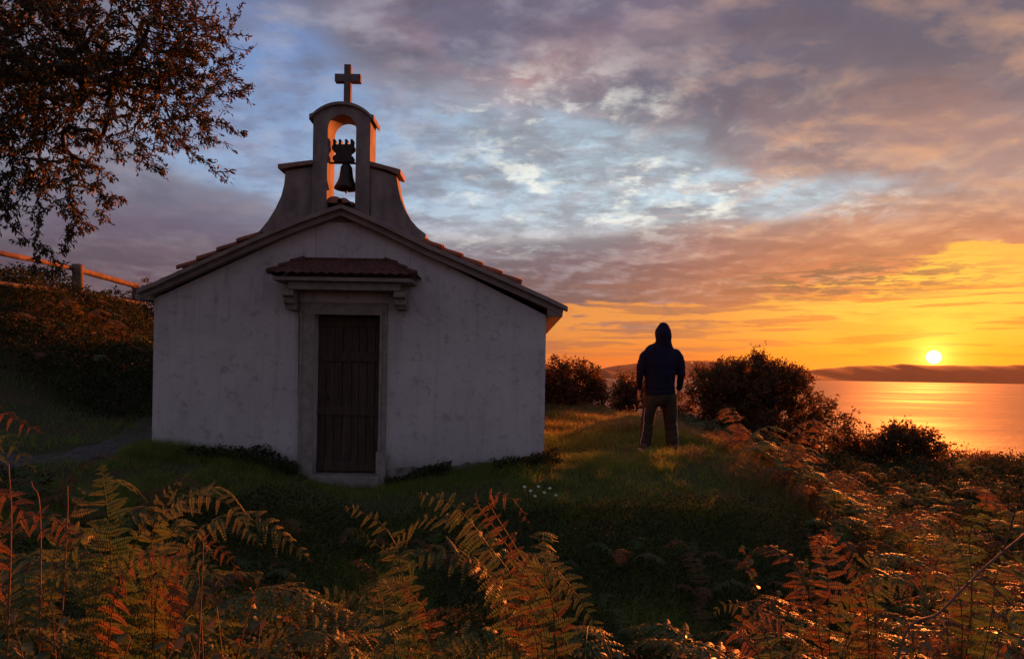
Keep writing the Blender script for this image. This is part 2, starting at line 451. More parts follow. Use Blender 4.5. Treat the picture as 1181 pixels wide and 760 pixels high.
SEA = -42.0
def build_land():
    def axis(lo, hi, n, c, k):
        t = np.linspace(math.asinh((lo - c) / k), math.asinh((hi - c) / k), n); return c + k * np.sinh(t)
    xs = axis(-160, 220, 330, 0, 7.); ys = axis(-60, 130, 330, 7, 7.)
    X, Y = np.meshgrid(xs, ys)
    Xc = np.clip(X, -45, 60); Yc = np.clip(Y, -14, 95)
    Z = ground(Xc, Yc) - np.abs(X - Xc) * .12 - np.maximum(Y - 95, 0) * .6
    Z = np.where(Y < -14, Z, Z)
    n, m = X.shape
    V = np.stack([X, Y, Z], 2).reshape(-1, 3)
    i, j = np.meshgrid(np.arange(n - 1), np.arange(m - 1), indexing='ij')
    a = (i * m + j).ravel(); I = np.stack([a, a + 1, a + m + 1, a + m], 1).ravel()
    me = fast_mesh('ground', V, np.full(len(a), 4), I)
    mt, nt, out = new_mat('soil_and_turf')
    p = worldco(); f = fbm(p, 2.2, 7, .6); f2 = fbm(p, 22, 5, .65)
    c = mix(sstep(f, .35, .65), (.045, .050, .018), (.070, .050, .026)); c = mix(sstep(f2, .4, .7) * .6, c, (.030, .026, .014))
    b = principled(nt, c, .95, f2, .8, .03, .1); nt.links.new(b.outputs[0], out.inputs[0])
    tag(link('ground', me, mt, smooth=True), kind='structure')
    # sea: one sheet to the horizon
    bm = bmesh.new()
    s = 9000
    v = [bm.verts.new(q) for q in ((-s, 20, SEA), (s, 20, SEA), (s, 12000, SEA), (-s, 12000, SEA))]; bm.faces.new(v)
    me = bm_mesh(bm)
    mt, nt, out = new_mat('sea_water')
    p = worldco(); x, y, z = sep(p)
    big = fbm(vec(x * .6, y, 0.0), .004, 3, .5)
    w1 = fbm(vec(x * .55, y, 0.0), .10, 5, .6, .4); w2 = fbm(vec(x * .7, y, 4.0), .55, 4, .6); w3 = fbm(vec(x * .5, y, 8.0), .022, 3, .55)
    h = w1 * 1.6 + w2 * .35 + w3 * 3.0
    b = nt.nodes.new('ShaderNodeBsdfDiffuse'); b.inputs[0].default_value = (.045, .045, .030, 1)
    gl = nt.nodes.new('ShaderNodeBsdfGlossy'); gl.inputs[0].default_value = (.78, .82, .70, 1)
    nt.links.new(mix(sstep(big, .42, .6), (.58, .58, .58), (.68, .68, .68)).s, gl.inputs['Roughness'])
    bp = nt.nodes.new('ShaderNodeBump'); bp.inputs['Strength'].default_value = .6; bp.inputs['Distance'].default_value = 1.0
    nt.links.new(h.s, bp.inputs['Height']); nt.links.new(bp.outputs[0], gl.inputs['Normal'])
    lw = nt.nodes.new('ShaderNodeFresnel'); lw.inputs[0].default_value = 1.33; nt.links.new(bp.outputs[0], lw.inputs['Normal'])
    ms = nt.nodes.new('ShaderNodeMixShader'); nt.links.new((N(lw.outputs[0]) * .15).s, ms.inputs[0])
    nt.links.new(b.outputs[0], ms.inputs[1]); nt.links.new(gl.outputs[0], ms.inputs[2])
    nt.links.new(ms.outputs[0], out.inputs[0])
    tag(link('sea', me, mt), kind='structure')
    # far shore: ridges of hills across the water
    def ridge(name, prof, Y, depth, seed, mat):
        px = np.array([q[0] for q in prof], float); hh = np.array([q[1] for q in prof], float)
        xs = np.linspace(px[0], px[-1], 420); top = np.interp(xs, px, hh)
        k = np.exp(-np.linspace(-2, 2, 9) ** 2); top = np.convolve(np.pad(top, 4, 'edge'), k / k.sum(), 'valid')
        top = np.maximum(top + (vnoise(xs, xs * 0, 22, seed) - .5) * 2.6 * (top > 1) + (vnoise(xs, xs * 0, 5, seed + 1) - .5) * .6 * (top > 1), .0)
        rows = []; prof2 = [(0, 0), (.12, .28), (.3, .62), (.5, .9), (.62, 1.0), (.75, .93), (1.0, .4), (1.2, 0)]
        for t, fz in prof2:
            yy = Y + depth * t
            X = (xs - PX) * Y / F; Z = SEA - 2 + (top * Y / F + 2 + (2 if fz else 0)) * fz
            rows.append(np.stack([X, np.full_like(X, yy) + (vnoise(xs, xs * 0 + t * 50, 30, seed) - .5) * depth * .05 * fz, Z + (vnoise(xs, xs * 0 + t * 99, 14, seed) - .5) * fz * top * Y / F * .01], 1))
        V = np.concatenate(rows); m = len(xs); i, j = np.meshgrid(np.arange(len(rows) - 1), np.arange(m - 1), indexing='ij')
        a = (i * m + j).ravel(); I = np.stack([a, a + 1, a + m + 1, a + m], 1).ravel()
        tag(link(name, fast_mesh(name, V, np.full(len(a), 4), I), mat, smooth=True), kind='structure')
    mt, nt, out = new_mat('wooded_hillside')
    p = worldco(); f = fbm(p, .01, 8, .65)
    b = principled(nt, mix(sstep(f, .4, .6), (.012, .014, .012), (.018, .018, .015)), .95, f, .25, 8, .02); nt.links.new(b.outputs[0], out.inputs[0])
    # heights in photo pixels above the far waterline, at the sun's side the long low mountain
    ridge('hills', [(400, 10), (560, 12), (640, 10), (690, 8), (730, 14), (760, 19), (790, 22), (830, 22), (880, 20), (915, 18), (945, 10), (965, 9), (1000, 15), (1030, 18), (1060, 21), (1100, 22), (1150, 21), (1181, 22), (1300, 24), (1500, 18), (1700, 10), (1800, 0)], 7200, 1600, 3, mt)
    ridge('headland', [(660, 0), (672, 2), (684, 5), (696, 8), (706, 10), (714, 9), (724, 7), (740, 6), (760, 4), (790, 0)], 5200, 700, 8, mt)

def build_path():
    # trodden gravel path that passes the chapel's left corner
    ctr = catmull([(-9.5, 4.6), (-7.2, 6.2), (-5.6, 7.3), (-4.9, 8.1), (-4.95, 9.0), (-5.3, 10.2)], 14)
    T = unit(np.gradient(ctr, axis=0)); S = np.stack([-T[:, 1], T[:, 0]], 1)
    rows = []
    k = len(ctr)
    for u in np.linspace(-1, 1, 9):
        wv = .26 + (vnoise(np.arange(k) * 1., np.full(k, u * .5), 3, 4) - .5) * .25
        q = ctr + S * (u * wv)[:, None]
        z = ground(q[:, 0], q[:, 1]) + .022 - .02 * u * u
        rows.append(np.c_[q, z])
    V = np.concatenate(rows); i, j = np.meshgrid(np.arange(8), np.arange(k - 1), indexing='ij')
    a = (i * k + j).ravel(); I = np.stack([a, a + 1, a + k + 1, a + k], 1).ravel()
    m = simple('path_gravel', (.11, .095, .08), (.05, .042, .035), 14, .95, .9, .03, .1)
    tag(link('path', fast_mesh('path', V, np.full(len(a), 4), I), m, smooth=True), kind='structure')

SUN_LAMP_AZ, SUN_LAMP_EL = R(31.0), R(9.5)
def build_sun():
    l = bpy.data.lights.new('sun', 'SUN'); l.energy = 5.0; l.angle = R(.9); l.color = (1.0, .215, .035)
    o = bpy.data.objects.new('sun', l); C.objects.link(o)
    o.rotation_euler = (-sdir(SUN_LAMP_AZ, SUN_LAMP_EL)).to_track_quat('-Z', 'Y').to_euler()
    scene.view_settings.view_transform = 'Standard'; scene.view_settings.look = 'None'
    scene.view_settings.exposure = EXPOSURE; scene.view_settings.gamma = 1
    scene.cycles.use_denoising = True
    scene.cycles.max_bounces = 5; scene.cycles.transparent_max_bounces = 6
    scene.cycles.sample_clamp_indirect = 4

HAZE = 1.3e-5
def build_haze():
    """the evening air between here and the far shore"""
    bm = bmesh.new(); lo = (-9500, -60, SEA - 60); hi = (9500, 12500, 185)
    lo = (-11000, -400, -170)
    box(bm, lo[0], hi[0], lo[1], hi[1], lo[2], hi[2])
    m, nt, out = new_mat('evening_haze')
    v = nt.nodes.new('ShaderNodeVolumePrincipled'); v.inputs['Color'].default_value = (.72, .60, .56, 1)
    v.inputs['Density'].default_value = HAZE; v.inputs['Anisotropy'].default_value = .35
    nt.links.new(v.outputs[0], out.inputs['Volume'])
    tag(link('haze', bm_mesh(bm), m), kind='stuff')
    scene.cycles.volume_bounces = 1
# ---------------------------------------------------------------- chapel
CY = 8.5                                   # depth of the facade plane
def cf(px, py, Y=CY):
    v = W(px, py, Y); return (v.x, v.z)
def plaster():
    m, nt, out = new_mat('weathered_limewash')
    v = objco(); x, y, z = sep(v)
    f = fbm(v, 1.3, 7, .6, .4); g = fbm(v, 7.0, 8, .68, .2); fine = fbm(v, 60, 5, .6)
    drip = fbm(vec(x * 5.0, y * 5.0, z * .5), 1.6, 6, .6, .6)
    c = mix(sstep(f, .3, .7), (.55, .495, .465), (.46, .41, .39))
    c = mix(sstep(drip, .48, .76) * .38, c, (.30, .25, .23))
    c = mix(sstep(g, .52, .68) * .50, c, (.24, .20, .18))
    # scattered round blisters and chips
    vv = vec(x + (g - .5) * .06, y, z + (f - .5) * .1)
    d = voro(vv, 2.6)
    ringm = sstep(d, .10, .13) * sstep(d, .19, .15) * sstep(g, .44, .52)
    c = mix(ringm * .30, c, (.16, .14, .14))
    d2 = voro(vec(x, y, z), 9.0); c = mix(sstep(d2, .10, .05) * .55 * sstep(f, .45, .55), c, (.15, .12, .11))
    ed = voro(vec(x + (g - .5) * .5, y, z + (f - .5) * .6), 1.1, 'DISTANCE_TO_EDGE')
    c = mix(sstep(ed, .012, .004) * sstep(f, .50, .62) * .30, c, (.18, .12, .11))
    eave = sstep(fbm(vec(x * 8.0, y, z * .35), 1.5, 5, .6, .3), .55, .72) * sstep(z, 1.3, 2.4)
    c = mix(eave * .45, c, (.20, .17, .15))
    # damp rising from the ground
    damp = sstep(z + (f - .5) * .5, .42, .05)
    c = mix(damp * .60, c, (.15, .15, .10))
    p = principled(nt, c, .93, f * .5 + g * .35 + fine * .15, .55, .035, .15)
    nt.links.new(p.outputs[0], out.inputs[0]); return m

def build_chapel():
    M_pl = plaster()
    M_st = simple('granite', (.30, .25, .21), (.20, .165, .135), 9, .9, .5, .012, .2)
    M_band = simple('cement_cornice', (.30, .23, .19), (.20, .155, .13), 6, .92, .5, .012, .15)
    M_belf = simple('aged_render', (.28, .215, .185), (.15, .115, .10), 5, .92, .6, .02, .15, stretch=(1, 1, .5))
    M_tile = simple('clay_tile', (.30, .095, .05), (.16, .055, .035), 11, .85, .5, .01, .25)
    base = Vector((cf(403, 540)[0], CY, -1.36)); ch = empty('chapel', base)
    tag(ch, 'small white plastered chapel with a dark wooden door and an open stone bell gable', 'chapel')
    L = 6.4                                # length of the nave
    ap = cf(394, 245); le = cf(178, 344.5); re = cf(630, 364)
    zb = -2.0
    # ---- walls, with the doorway cut out
    dl, dr, dt = cf(361, 500)[0], cf(438, 500)[0], cf(400, 361)[1]
    bm = bmesh.new()
    def q(*p): bm.faces.new([bm.verts.new(v) for v in p])
    y0, y1 = CY, CY + L
    q((le[0], y0, zb), (dl, y0, zb), (dl, y0, dt), (dl, y0, le[1]), (le[0], y0, le[1]))
    q((dr, y0, zb), (re[0], y0, zb), (re[0], y0, re[1]), (dr, y0, re[1]), (dr, y0, dt))
    zm = max(le[1], re[1])
    q((dl, y0, dt), (dr, y0, dt), (dr, y0, re[1]), (dl, y0, le[1]))
    q((le[0], y0, le[1]), (dl, y0, le[1]), (dr, y0, re[1]), (re[0], y0, re[1]), (ap[0], y0, ap[1]))
    q((le[0], y0, zb), (le[0], y0, le[1]), (le[0], y1, le[1]), (le[0], y1, zb))
    q((re[0], y0, zb), (re[0], y0, re[1]), (re[0], y1, re[1]), (re[0], y1, zb))
    q((le[0], y1, zb), (re[0], y1, zb), (re[0], y1, re[1]), (ap[0], y1, ap[1]), (le[0], y1, le[1]))
    for x in (dl, dr): q((x, y0, zb), (x, y0, dt), (x, y0 + .32, dt), (x, y0 + .32, zb))
    q((dl, y0, dt), (dr, y0, dt), (dr, y0 + .32, dt), (dl, y0 + .32, dt))
    bmesh.ops.remove_doubles(bm, verts=bm.verts, dist=.0005)
    wl = wchild('wall', bm_mesh(bm), M_pl, ch)
    # ---- rough plinth at the foot of the wall, left of the door
    rr = random.Random(3); M_pn = simple('rubble_base', (.30, .25, .22), (.12, .10, .085), 10, .95, 1.0, .04, .1)
    def plinth(xa, xb, ta, tb):
        n = 26
        top = [(xa + (xb - xa) * i / n, ta + (tb - ta) * i / n + rr.uniform(-.025, .02)) for i in range(n + 1)]
        wchild('plinth', bm_mesh(prism([(xa, -2.0), (xb, -2.0)] + top[::-1], CY - .035, CY - .002)), M_pn, ch)
    plinth(cf(177, 500)[0], cf(343, 500)[0], cf(177, 517)[1], cf(343, 534)[1])
    plinth(cf(449, 500)[0], cf(629, 500)[0], cf(449, 541)[1], cf(629, 527)[1])
    # ---- roof: two corrugated tile slopes behind the verge
    def slope(side):
        e = le if side < 0 else re
        rx, rz = ap[0], ap[1] + .15
        ex = e[0] + side * .20; ez = e[1] + .13 - .02
        ln = math.hypot(ex - rx, ez - rz); nx, nz = (rz - ez) / ln * side * (1 if side > 0 else 1), abs(ex - rx) / ln
        acc = Acc(); nu, nv = 14, 170
        U = np.linspace(0, 1, nu * 2); vs = np.linspace(CY + .02, CY + L + .15, nv)
        pts = []
        for u in U:
            for yv in vs:
                hgt = .035 * abs(math.sin((yv - CY) / .22 * math.pi)) + .02 * (1 - ((u * nu) % 1.0))
                x = rx + (ex - rx) * u; z = rz + (ez - rz) * u
                pts.append((x + hgt * .35 * side, yv, z + hgt * .9))
        m = len(vs); V = np.array(pts); i, j = np.meshgrid(np.arange(len(U) - 1), np.arange(m - 1), indexing='ij')
        a = (i * m + j).ravel(); acc.add(V, np.full(len(a), 4), np.stack([a, a + 1, a + m + 1, a + m], 1).ravel())
        return acc.mesh('roof')
    roof = None
    accs = [slope(-1), slope(1)]
    b2 = bmesh.new(); [b2.from_mesh(m) for m in accs]
    # ridge tiles
    for k in range(16):
        yy = CY + .42 + k * .38
        rows = []
        for y_, r_ in ((yy, .11), (yy + .40, .095)):
            rows.append([b2.verts.new((ap[0] + r_ * math.cos(t), y_, ap[1] + .13 + r_ * math.sin(t))) for t in np.linspace(0, math.pi, 9)])
        for i in range(8): b2.faces.new((rows[0][i], rows[0][i + 1], rows[1][i + 1], rows[1][i]))
    roof = wchild('roof', bm_mesh(b2), M_tile, ch, smooth=True)
    # slab under the tiles so that the eaves have a soffit
    bm = bmesh.new()
    for s, e in ((-1, le), (1, re)):
        prism([(ap[0], ap[1] + .005), (e[0] + s * .20, e[1] - .04 + .03), (e[0] + s * .20, e[1] + .09), (ap[0], ap[1] + .13)], CY + .005, CY + L + .12, bm)
    wchild('eaves_slab', bm_mesh(bm), M_band, ch)
    # ---- raking cornice on the facade: two stepped bands
    TL = [(157, 333.5), (180, 324), (205, 312.5), (250, 292.5), (296, 272), (345, 252), (393, 235)]
    TR = [(393, 235), (440, 256), (490, 280.5), (545, 304), (600, 328), (628, 340.5), (655, 353.5)]
    def band(t0, t1, yf, yb, ends=True):
        top = TL + TR[1:]
        up = [cf(a, b + t0, CY) for a, b in top]; dn = [cf(a, b + t1, CY) for a, b in top]
        return up, dn, yf, yb
    bm = bmesh.new()
    for t0, t1, yf, trim in ((0, 5.2, CY - .17, 0), (5.4, 13.5, CY - .11, 6)):
        for seq in (TL, TR):
            s = [list(p) for p in seq]
            if trim:
                if seq is TL: s[0][0] += trim * .6; s[0][1] -= trim * .3
                else: s[-1][0] -= trim; s[-1][1] -= trim * .45
            up = [cf(a, b + t0, yf) for a, b in s]; dn = [cf(a, b + t1, yf) for a, b in s]
            prism(dn + up[::-1], yf, CY - .003, bm)
    # level returns under both eaves
    a = cf(161, 341.5); b = cf(178, 347); prism([(a[0], b[1]), (b[0] - .004, b[1]), (b[0] - .004, a[1] + .10), (a[0], a[1] + .02)], CY - .10, CY + L, bm)
    a = cf(630.5, 359); b = cf(649, 366); prism([(a[0] + .004, b[1]), (b[0] - .01, b[1]), (b[0], a[1] + .02), (a[0] + .004, a[1] + .12)], CY - .10, CY + L, bm)
    wchild('cornice', bm_mesh(bm, bevel=.006), M_band, ch)
    # ---- stepped verge tiles lying on the cornice
    acc = Acc()
    def verge(p0, p1, n, side):
        a = np.array([*W(*p0, CY - .1)]) + [0, .1, 0]; b = np.array([*W(*p1, CY - .1)]) + [0, .1, 0]
        for k in range(n):                 # from the eave end upward; each tile's lower lip stands on the one below
            t0 = k / n; t1 = (k + 1.18) / n
            s = a + (b - a) * t0 + np.array([0, 0, .052]); e = a + (b - a) * t1 + np.array([0, 0, .020])
            d = unit(e - s); up = np.array([0, 0, 1.]); up = unit(up - d * up.dot(d)); sd = np.array([0, 1., 0])
            rows = []
            ang = np.linspace(-.15, math.pi + .15, 12)
            for thick in (0, .014):
                for q0, r0 in ((s, .105), (e, .088)):
                    c0 = q0 + sd * (-.055)
                    rows.append(np.array([c0 + sd * (-math.cos(t) * (r0 - thick)) + up * (math.sin(t) * (r0 - thick) * .62 - .03) for t in ang]))
            m = len(ang); V = np.concatenate(rows); I = []; S = []
            for i in range(m - 1):
                I += [i, i + 1, m + i + 1, m + i]; S.append(4)
                I += [2 * m + i + 1, 2 * m + i, 3 * m + i, 3 * m + i + 1]; S.append(4)
                I += [i + 1, i, 2 * m + i, 2 * m + i + 1]; S.append(4)
                I += [m + i, m + i + 1, 3 * m + i + 1, 3 * m + i]; S.append(4)
            for i in (0, m - 1): I += [i, m + i, 3 * m + i, 2 * m + i]; S.append(4)
            acc.add(V, S, I)
    for va in (((205, 313), (297, 272), 4, -1), ((602, 329.5), (488, 280), 5, 1)):
        acc = Acc(); verge(*va); wchild('verge_tiles', acc.mesh('v'), M_tile, ch, smooth=True)
    # crest tile over the apex
    acc = Acc()
    for cx, cw in ((390, .10), (400, .075)):
        c0 = np.array([*W(cx, 236, CY)]); ang = np.linspace(0, math.pi, 10)
        rows = [np.array([(c0[0] + cw * math.cos(t), yy, c0[2] + cw * .75 * math.sin(t) - .02) for t in ang]) for yy in (CY - .19, CY + .18)]
        V = np.concatenate(rows + [np.array([[c0[0], CY - .19, c0[2] - .03]])]); I = []; S = []
        for i in range(9):
            I += [i, i + 1, 11 + i, 10 + i]; S.append(4)
            I += [i + 1, i, 20]; S.append(3)
        acc.add(V, S, I)
    wchild('crest_tile', acc.mesh('c'), M_tile, ch)
    # ---- bell gable
    yF, yB = CY - .02, CY + .32
    bm = bmesh.new()
    N_ = 18
    ox0, ox1 = cf(361, 190)[0], cf(427, 190)[0]; ix0, ix1 = cf(378, 190)[0], cf(410.5, 190)[0]
    zt = cf(394, 121.5)[1]; zs = cf(394, 149.5)[1]; zbot = cf(394, 250)[1] - .05
    ic = (ix0 + ix1) / 2; ir = (ix1 - ix0) / 2
    box(bm, ox0, ix0, yF, yB, zbot, zs); box(bm, ix1, ox1, yF, yB, zbot, zs)
    # head with round opening, front and back faces and soffit
    zc = cf(358, 136)[1]
    oc = (ox0 + ox1) / 2; hw = (ox1 - ox0) / 2
    out_ = []; inn = []
    for k in range(N_ + 1):
        t = math.pi - math.pi * k / N_
        inn.append((ic + ir * math.cos(t), zs + ir * 1.02 * math.sin(t)))
        u = -1 + 2 * k / N_; rad = (hw * hw + (zt - zc) ** 2) / (2 * (zt - zc))
        out_.append((oc + hw * u, zt - rad + math.sqrt(rad * rad - (hw * u) ** 2)))
    for yy, flip in ((yF, 0), (yB, 1)):
        for k in range(N_):
            v = [bm.verts.new((p[0], yy, p[1])) for p in (inn[k], inn[k + 1], out_[k + 1], out_[k])]; bm.faces.new(v[::-1] if flip else v)
        for xs_, kk in ((ox0, 0), (ox1, N_)):
            v = [bm.verts.new((x, yy, z)) for x, z in ((xs_, zs), inn[kk], out_[kk])]; bm.faces.new(v)
    for k in range(N_):
        bm.faces.new([bm.verts.new(v) for v in ((inn[k][0], yF, inn[k][1]), (inn[k][0], yB, inn[k][1]), (inn[k + 1][0], yB, inn[k + 1][1]), (inn[k + 1][0], yF, inn[k + 1][1]))])
        bm.faces.new([bm.verts.new(v) for v in ((out_[k][0], yF, out_[k][1]), (out_[k + 1][0], yF, out_[k + 1][1]), (out_[k + 1][0], yB, out_[k + 1][1]), (out_[k][0], yB, out_[k][1]))])
    for x, kk in ((ox0, 0), (ox1, N_)):
        bm.faces.new([bm.verts.new(v) for v in ((x, yF, zs), (x, yB, zs), (x, yB, out_[kk][1]), (x, yF, out_[kk][1]))])
    bmesh.ops.remove_doubles(bm, verts=bm.verts, dist=.0004)
    # sill block behind the ridge
    box(bm, ox0 + .003, ox1 - .003, yF + .004, yB - .004, zbot - .02, cf(394, 240)[1])
    gable = wchild('bell_gable', bm_mesh(bm), M_belf, ch)
    # curved coping with small horns at its ends
    bm = bmesh.new(); up = []; dn = []
    for k in range(N_ + 1):
        u = -1 + 2 * k / N_; x = oc + (hw + .045) * u
        zz_ = zt - rad + math.sqrt(max(rad * rad - (hw * min(1, abs(u) * 1.08)) ** 2, 0))
        up.append((x, zz_ + .028)); dn.append((x, zz_ - .012 - (.028 if abs(u) > .93 else 0)))
    prism(dn + up[::-1], yF - .035, yB + .035, bm)
    wchild('coping', bm_mesh(bm, bevel=.006), M_belf, ch)
    # wings: concave flanks running down to the rake
    bm = bmesh.new()
    lw = [cf(*p) for p in ((361, 192), (329, 197), (327.5, 212), (324, 226), (317, 241), (309, 254), (300, 265), (291, 273.5))] + [cf(294, 277)] + [cf(361, 254)]
    rw = [cf(*p) for p in ((427, 193), (457, 203), (459, 216), (462, 229), (467, 242), (474, 254), (482, 263), (491, 270))] + [cf(489, 283)] + [cf(427, 256)]
    for poly in (lw[::-1], rw): wchild('gable_wing', bm_mesh(prism(poly, yF + .03, yB - .05)), M_belf, ch)
    l = [cf(*p) for p in ((361, 185.5), (361, 190.5), (341, 193), (324, 196.5), (321.5, 195.5), (321.5, 190.5))]
    r = [cf(*p) for p in ((427, 187), (427, 192.5), (445, 196.5), (460, 202.5), (462.5, 202), (462.5, 196.5))]
    M_cap = simple('cap_slate', (.30, .16, .12), (.18, .10, .08), 9, .9, .5, .01)
    for poly in (l, r[::-1]): wchild('wing_cap', bm_mesh(prism(poly, yF - .02, yB), bevel=.006), M_cap, ch)
    # cross
    bm = bmesh.new(); a = cf(394.6, 120); b = cf(402.6, 71); xm = (a[0] + b[0]) / 2; hw_ = .043
    box(bm, xm - hw_, xm + hw_, yF + .10, yF + .19, a[1] - .03, b[1])
    za, zb_ = cf(398, 91)[1], cf(398, 82)[1]
    box(bm, cf(384, 86)[0], xm - hw_ - .001, yF + .10, yF + .19, za, zb_); box(bm, xm + hw_ + .001, cf(414, 86)[0], yF + .10, yF + .19, za, zb_)
    wchild('cross', bm_mesh(bm, bevel=.006), simple('dark_stone_cross', (.15, .11, .10), (.10, .075, .065), 12, .9, .4, .01), ch)
    # ---- door surround
    M_fr = M_st
    sx0, sx1 = cf(345.5, 450)[0], cf(446, 450)[0]; szt = cf(400, 349)[1]
    bm = bmesh.new()
    gx = .004
    box(bm, sx0, dl - .02, CY - .045, CY + .30, zb, szt - .13); box(bm, dr + .02, sx1, CY - .045, CY + .30, zb, szt - .13)
    box(bm, sx0, sx1, CY - .045, CY + .30, szt - .128, szt)
    # raised fillet round the opening
    box(bm, sx0 + .055, dl + .012, CY - .062, CY - .047, zb, szt - .16); box(bm, dr - .012, sx1 - .055, CY - .062, CY - .047, zb, szt - .16)
    box(bm, sx0 + .055, sx1 - .055, CY - .062, CY - .047, szt - .158, szt - .05)
    # blocks at the feet
    zf = cf(440, 520)[1]
    box(bm, dr - .03, sx1 + .015, CY - .075, CY - .0635, zb, zf)
    wchild('door_surround', bm_mesh(bm, bevel=.004), M_fr, ch)
    bm = bmesh.new(); box(bm, dl - .02, dr + .02, CY - .12, CY + .28, -2.0, cf(400, 547.5)[1])
    wchild('threshold', bm_mesh(bm, bevel=.012), M_st, ch)
    # door: two leaves of upright boards with rails and a ring handle
    M_w = simple('dark_oak', (.088, .050, .032), (.042, .024, .016), 7, .7, .6, .01, .3, stretch=(3, 3, .35))
    bm = bmesh.new(); z0, z1 = cf(400, 547)[1] + .005, dt - .002
    n = 8; w_ = (dr - dl) / n
    for k in range(n):
        box(bm, dl + k * w_ + .003, dl + (k + 1) * w_ - .003, CY + .17, CY + .21, z0, z1)
    door = wchild('door', bm_mesh(bm, bevel=.003), M_w, ch)
    bm = bmesh.new()
    for zz_ in (z0 + .02, z0 + (z1 - z0) * .36, z0 + (z1 - z0) * .70, z1 - .16):
        box(bm, dl + .01, dr - .01, CY + .148, CY + .169, zz_, zz_ + .12)
    box(bm, (dl + dr) / 2 - .012, (dl + dr) / 2 + .012, CY + .140, CY + .169, z0 + .145, z1 - .17)
    o = link('door_rail', bm_mesh(bm, bevel=.003), M_w, door); offset_mesh(o.data, base)
    M_iron = simple('dark_iron', (.03, .026, .024), (.05, .035, .03), 20, .55, .3, .004, .5)
    acc = Acc(); hx, hz = dl + .13, z0 + .95
    tube(acc, [(hx + .035 * math.cos(t), CY + .135, hz + .035 * math.sin(t)) for t in np.linspace(0, 2 * math.pi, 14)], .006, 6)
    tube(acc, [(hx, CY + .17, hz + .035), (hx, CY + .13, hz + .035)], .009, 8)
    o = link('handle', acc.mesh('h'), M_iron, door); offset_mesh(o.data, base)
    # ---- little hipped canopy over the door
    hood = None
    D = .42; zr, ze = cf(395, 302.5)[1], cf(395, 320.5, CY - D)[1]
    xl, xr = cf(313, 320, CY - D)[0], cf(475, 320, CY - D)[0]; rl, rr_ = cf(350, 302)[0], cf(446, 302)[0]
    acc = Acc()
    def tiles(p00, p10, p01, p11, nu, nv):
        """corrugated patch: p00-p10 along the eave, p01-p11 along the ridge"""
        p00, p10, p01, p11 = map(np.array, (p00, p10, p01, p11)); nn = unit(np.cross(p10 - p00, p01 - p00))
        if nn[2] < 0: nn = -nn
        U = np.linspace(0, 1, nu * 6 + 1); Vv = np.linspace(0, 1, nv * 4 + 1); pts = []
        for v_ in Vv:
            for u_ in U:
                b_ = (p00 * (1 - u_) + p10 * u_) * (1 - v_) + (p01 * (1 - u_) + p11 * u_) * v_
                pts.append(b_ + nn * (.016 + .020 * abs(math.sin(u_ * nu * math.pi)) + .012 * (1 - (v_ * nv) % 1.0) * (v_ < 1)))
        m = len(U); i, j = np.meshgrid(np.arange(len(Vv) - 1), np.arange(m - 1), indexing='ij'); a = (i * m + j).ravel()
        acc.add(np.array(pts), np.full(len(a), 4), np.stack([a, a + 1, a + m + 1, a + m], 1).ravel())
    e0, e1 = (xl - .04, CY - D, ze + .02), (xr + .04, CY - D, ze + .02)
    tiles(e0, e1, (rl, CY - .02, zr), (rr_, CY - .02, zr), 15, 3)
    tiles((xl - .04, CY, ze + .02), e0, (rl, CY - .02, zr), (rl + .001, CY - .02, zr), 4, 3)
    tiles(e1, (xr + .04, CY, ze + .02), (rr_, CY - .02, zr), (rr_ + .001, CY - .02, zr), 4, 3)
    for a_, b_ in ((e0, (rl, CY - .02, zr)), (e1, (rr_, CY - .02, zr))):
        a_, b_ = np.array(a_), np.array(b_)
        for k in range(3):
            s = a_ + (b_ - a_) * (k / 3) + np.array([0, 0, .045]); e = a_ + (b_ - a_) * ((k + 1.12) / 3) + np.array([0, 0, .028])
            tube(acc, [s, e], [.040, .032], 10)
    tube(acc, [(rl - .02, CY - .03, zr + .02), (rr_ + .02, CY - .03, zr + .02)], .03, 10)
    canopy = wchild('door_canopy', acc.mesh('hood'), simple('old_clay_tile', (.125, .045, .032), (.06, .026, .020), 14, .88, .6, .012, .2), ch)
    bm = bmesh.new()
    box(bm, xl, xr, CY - D + .03, CY - .002, ze - .035, ze + .012)
    box(bm, xl + .16, xr - .16, CY - D + .11, CY - .002, ze - .13, ze - .037)
    o = link('canopy_slab', bm_mesh(bm, bevel=.006), M_st, canopy); offset_mesh(o.data, base)
    for px in (334, 462):
        x0 = cf(px - 6.5, 340, CY - .2)[0]; x1 = cf(px + 6.5, 340, CY - .2)[0]; zt_ = ze - .132; zb2 = cf(px, 358)[1]
        prof = [(CY - .002, zt_), (CY - .29, zt_), (CY - .29, zt_ - .07), (CY - .22, zt_ - .09), (CY - .21, zt_ - .15), (CY - .16, zt_ - .18), (CY - .14, zb2), (CY - .002, zb2)]
        bm = bmesh.new(); f = [bm.verts.new((x0, y, z)) for y, z in prof]; g_ = [bm.verts.new((x1, y, z)) for y, z in prof]
        bm.faces.new(f); bm.faces.new(g_[::-1])
        for i in range(len(prof)):
            j = (i + 1) % len(prof); bm.faces.new((f[i], f[j], g_[j], g_[i]))
        wchild('corbel', bm_mesh(bm, bevel=.004), M_st, ch)
    # thin cable running down beside the door frame
    acc = Acc(); pts = [(*W(330, 352, CY - .05),), (*W(337, 353.5, CY - .05),), (*W(343, 356, CY - .05),), (*W(345, 364, CY - .04),), (*W(344.6, 420, CY - .02),), (*W(344.4, 520, CY - .02),)]
    tube(acc, pts, .006, 5); wchild('cable', acc.mesh('cable'), M_iron, ch)

    # ---- the bell hangs in the arch: a thing of its own
    by = CY + .13; bx = cf(396.5, 200)[0]
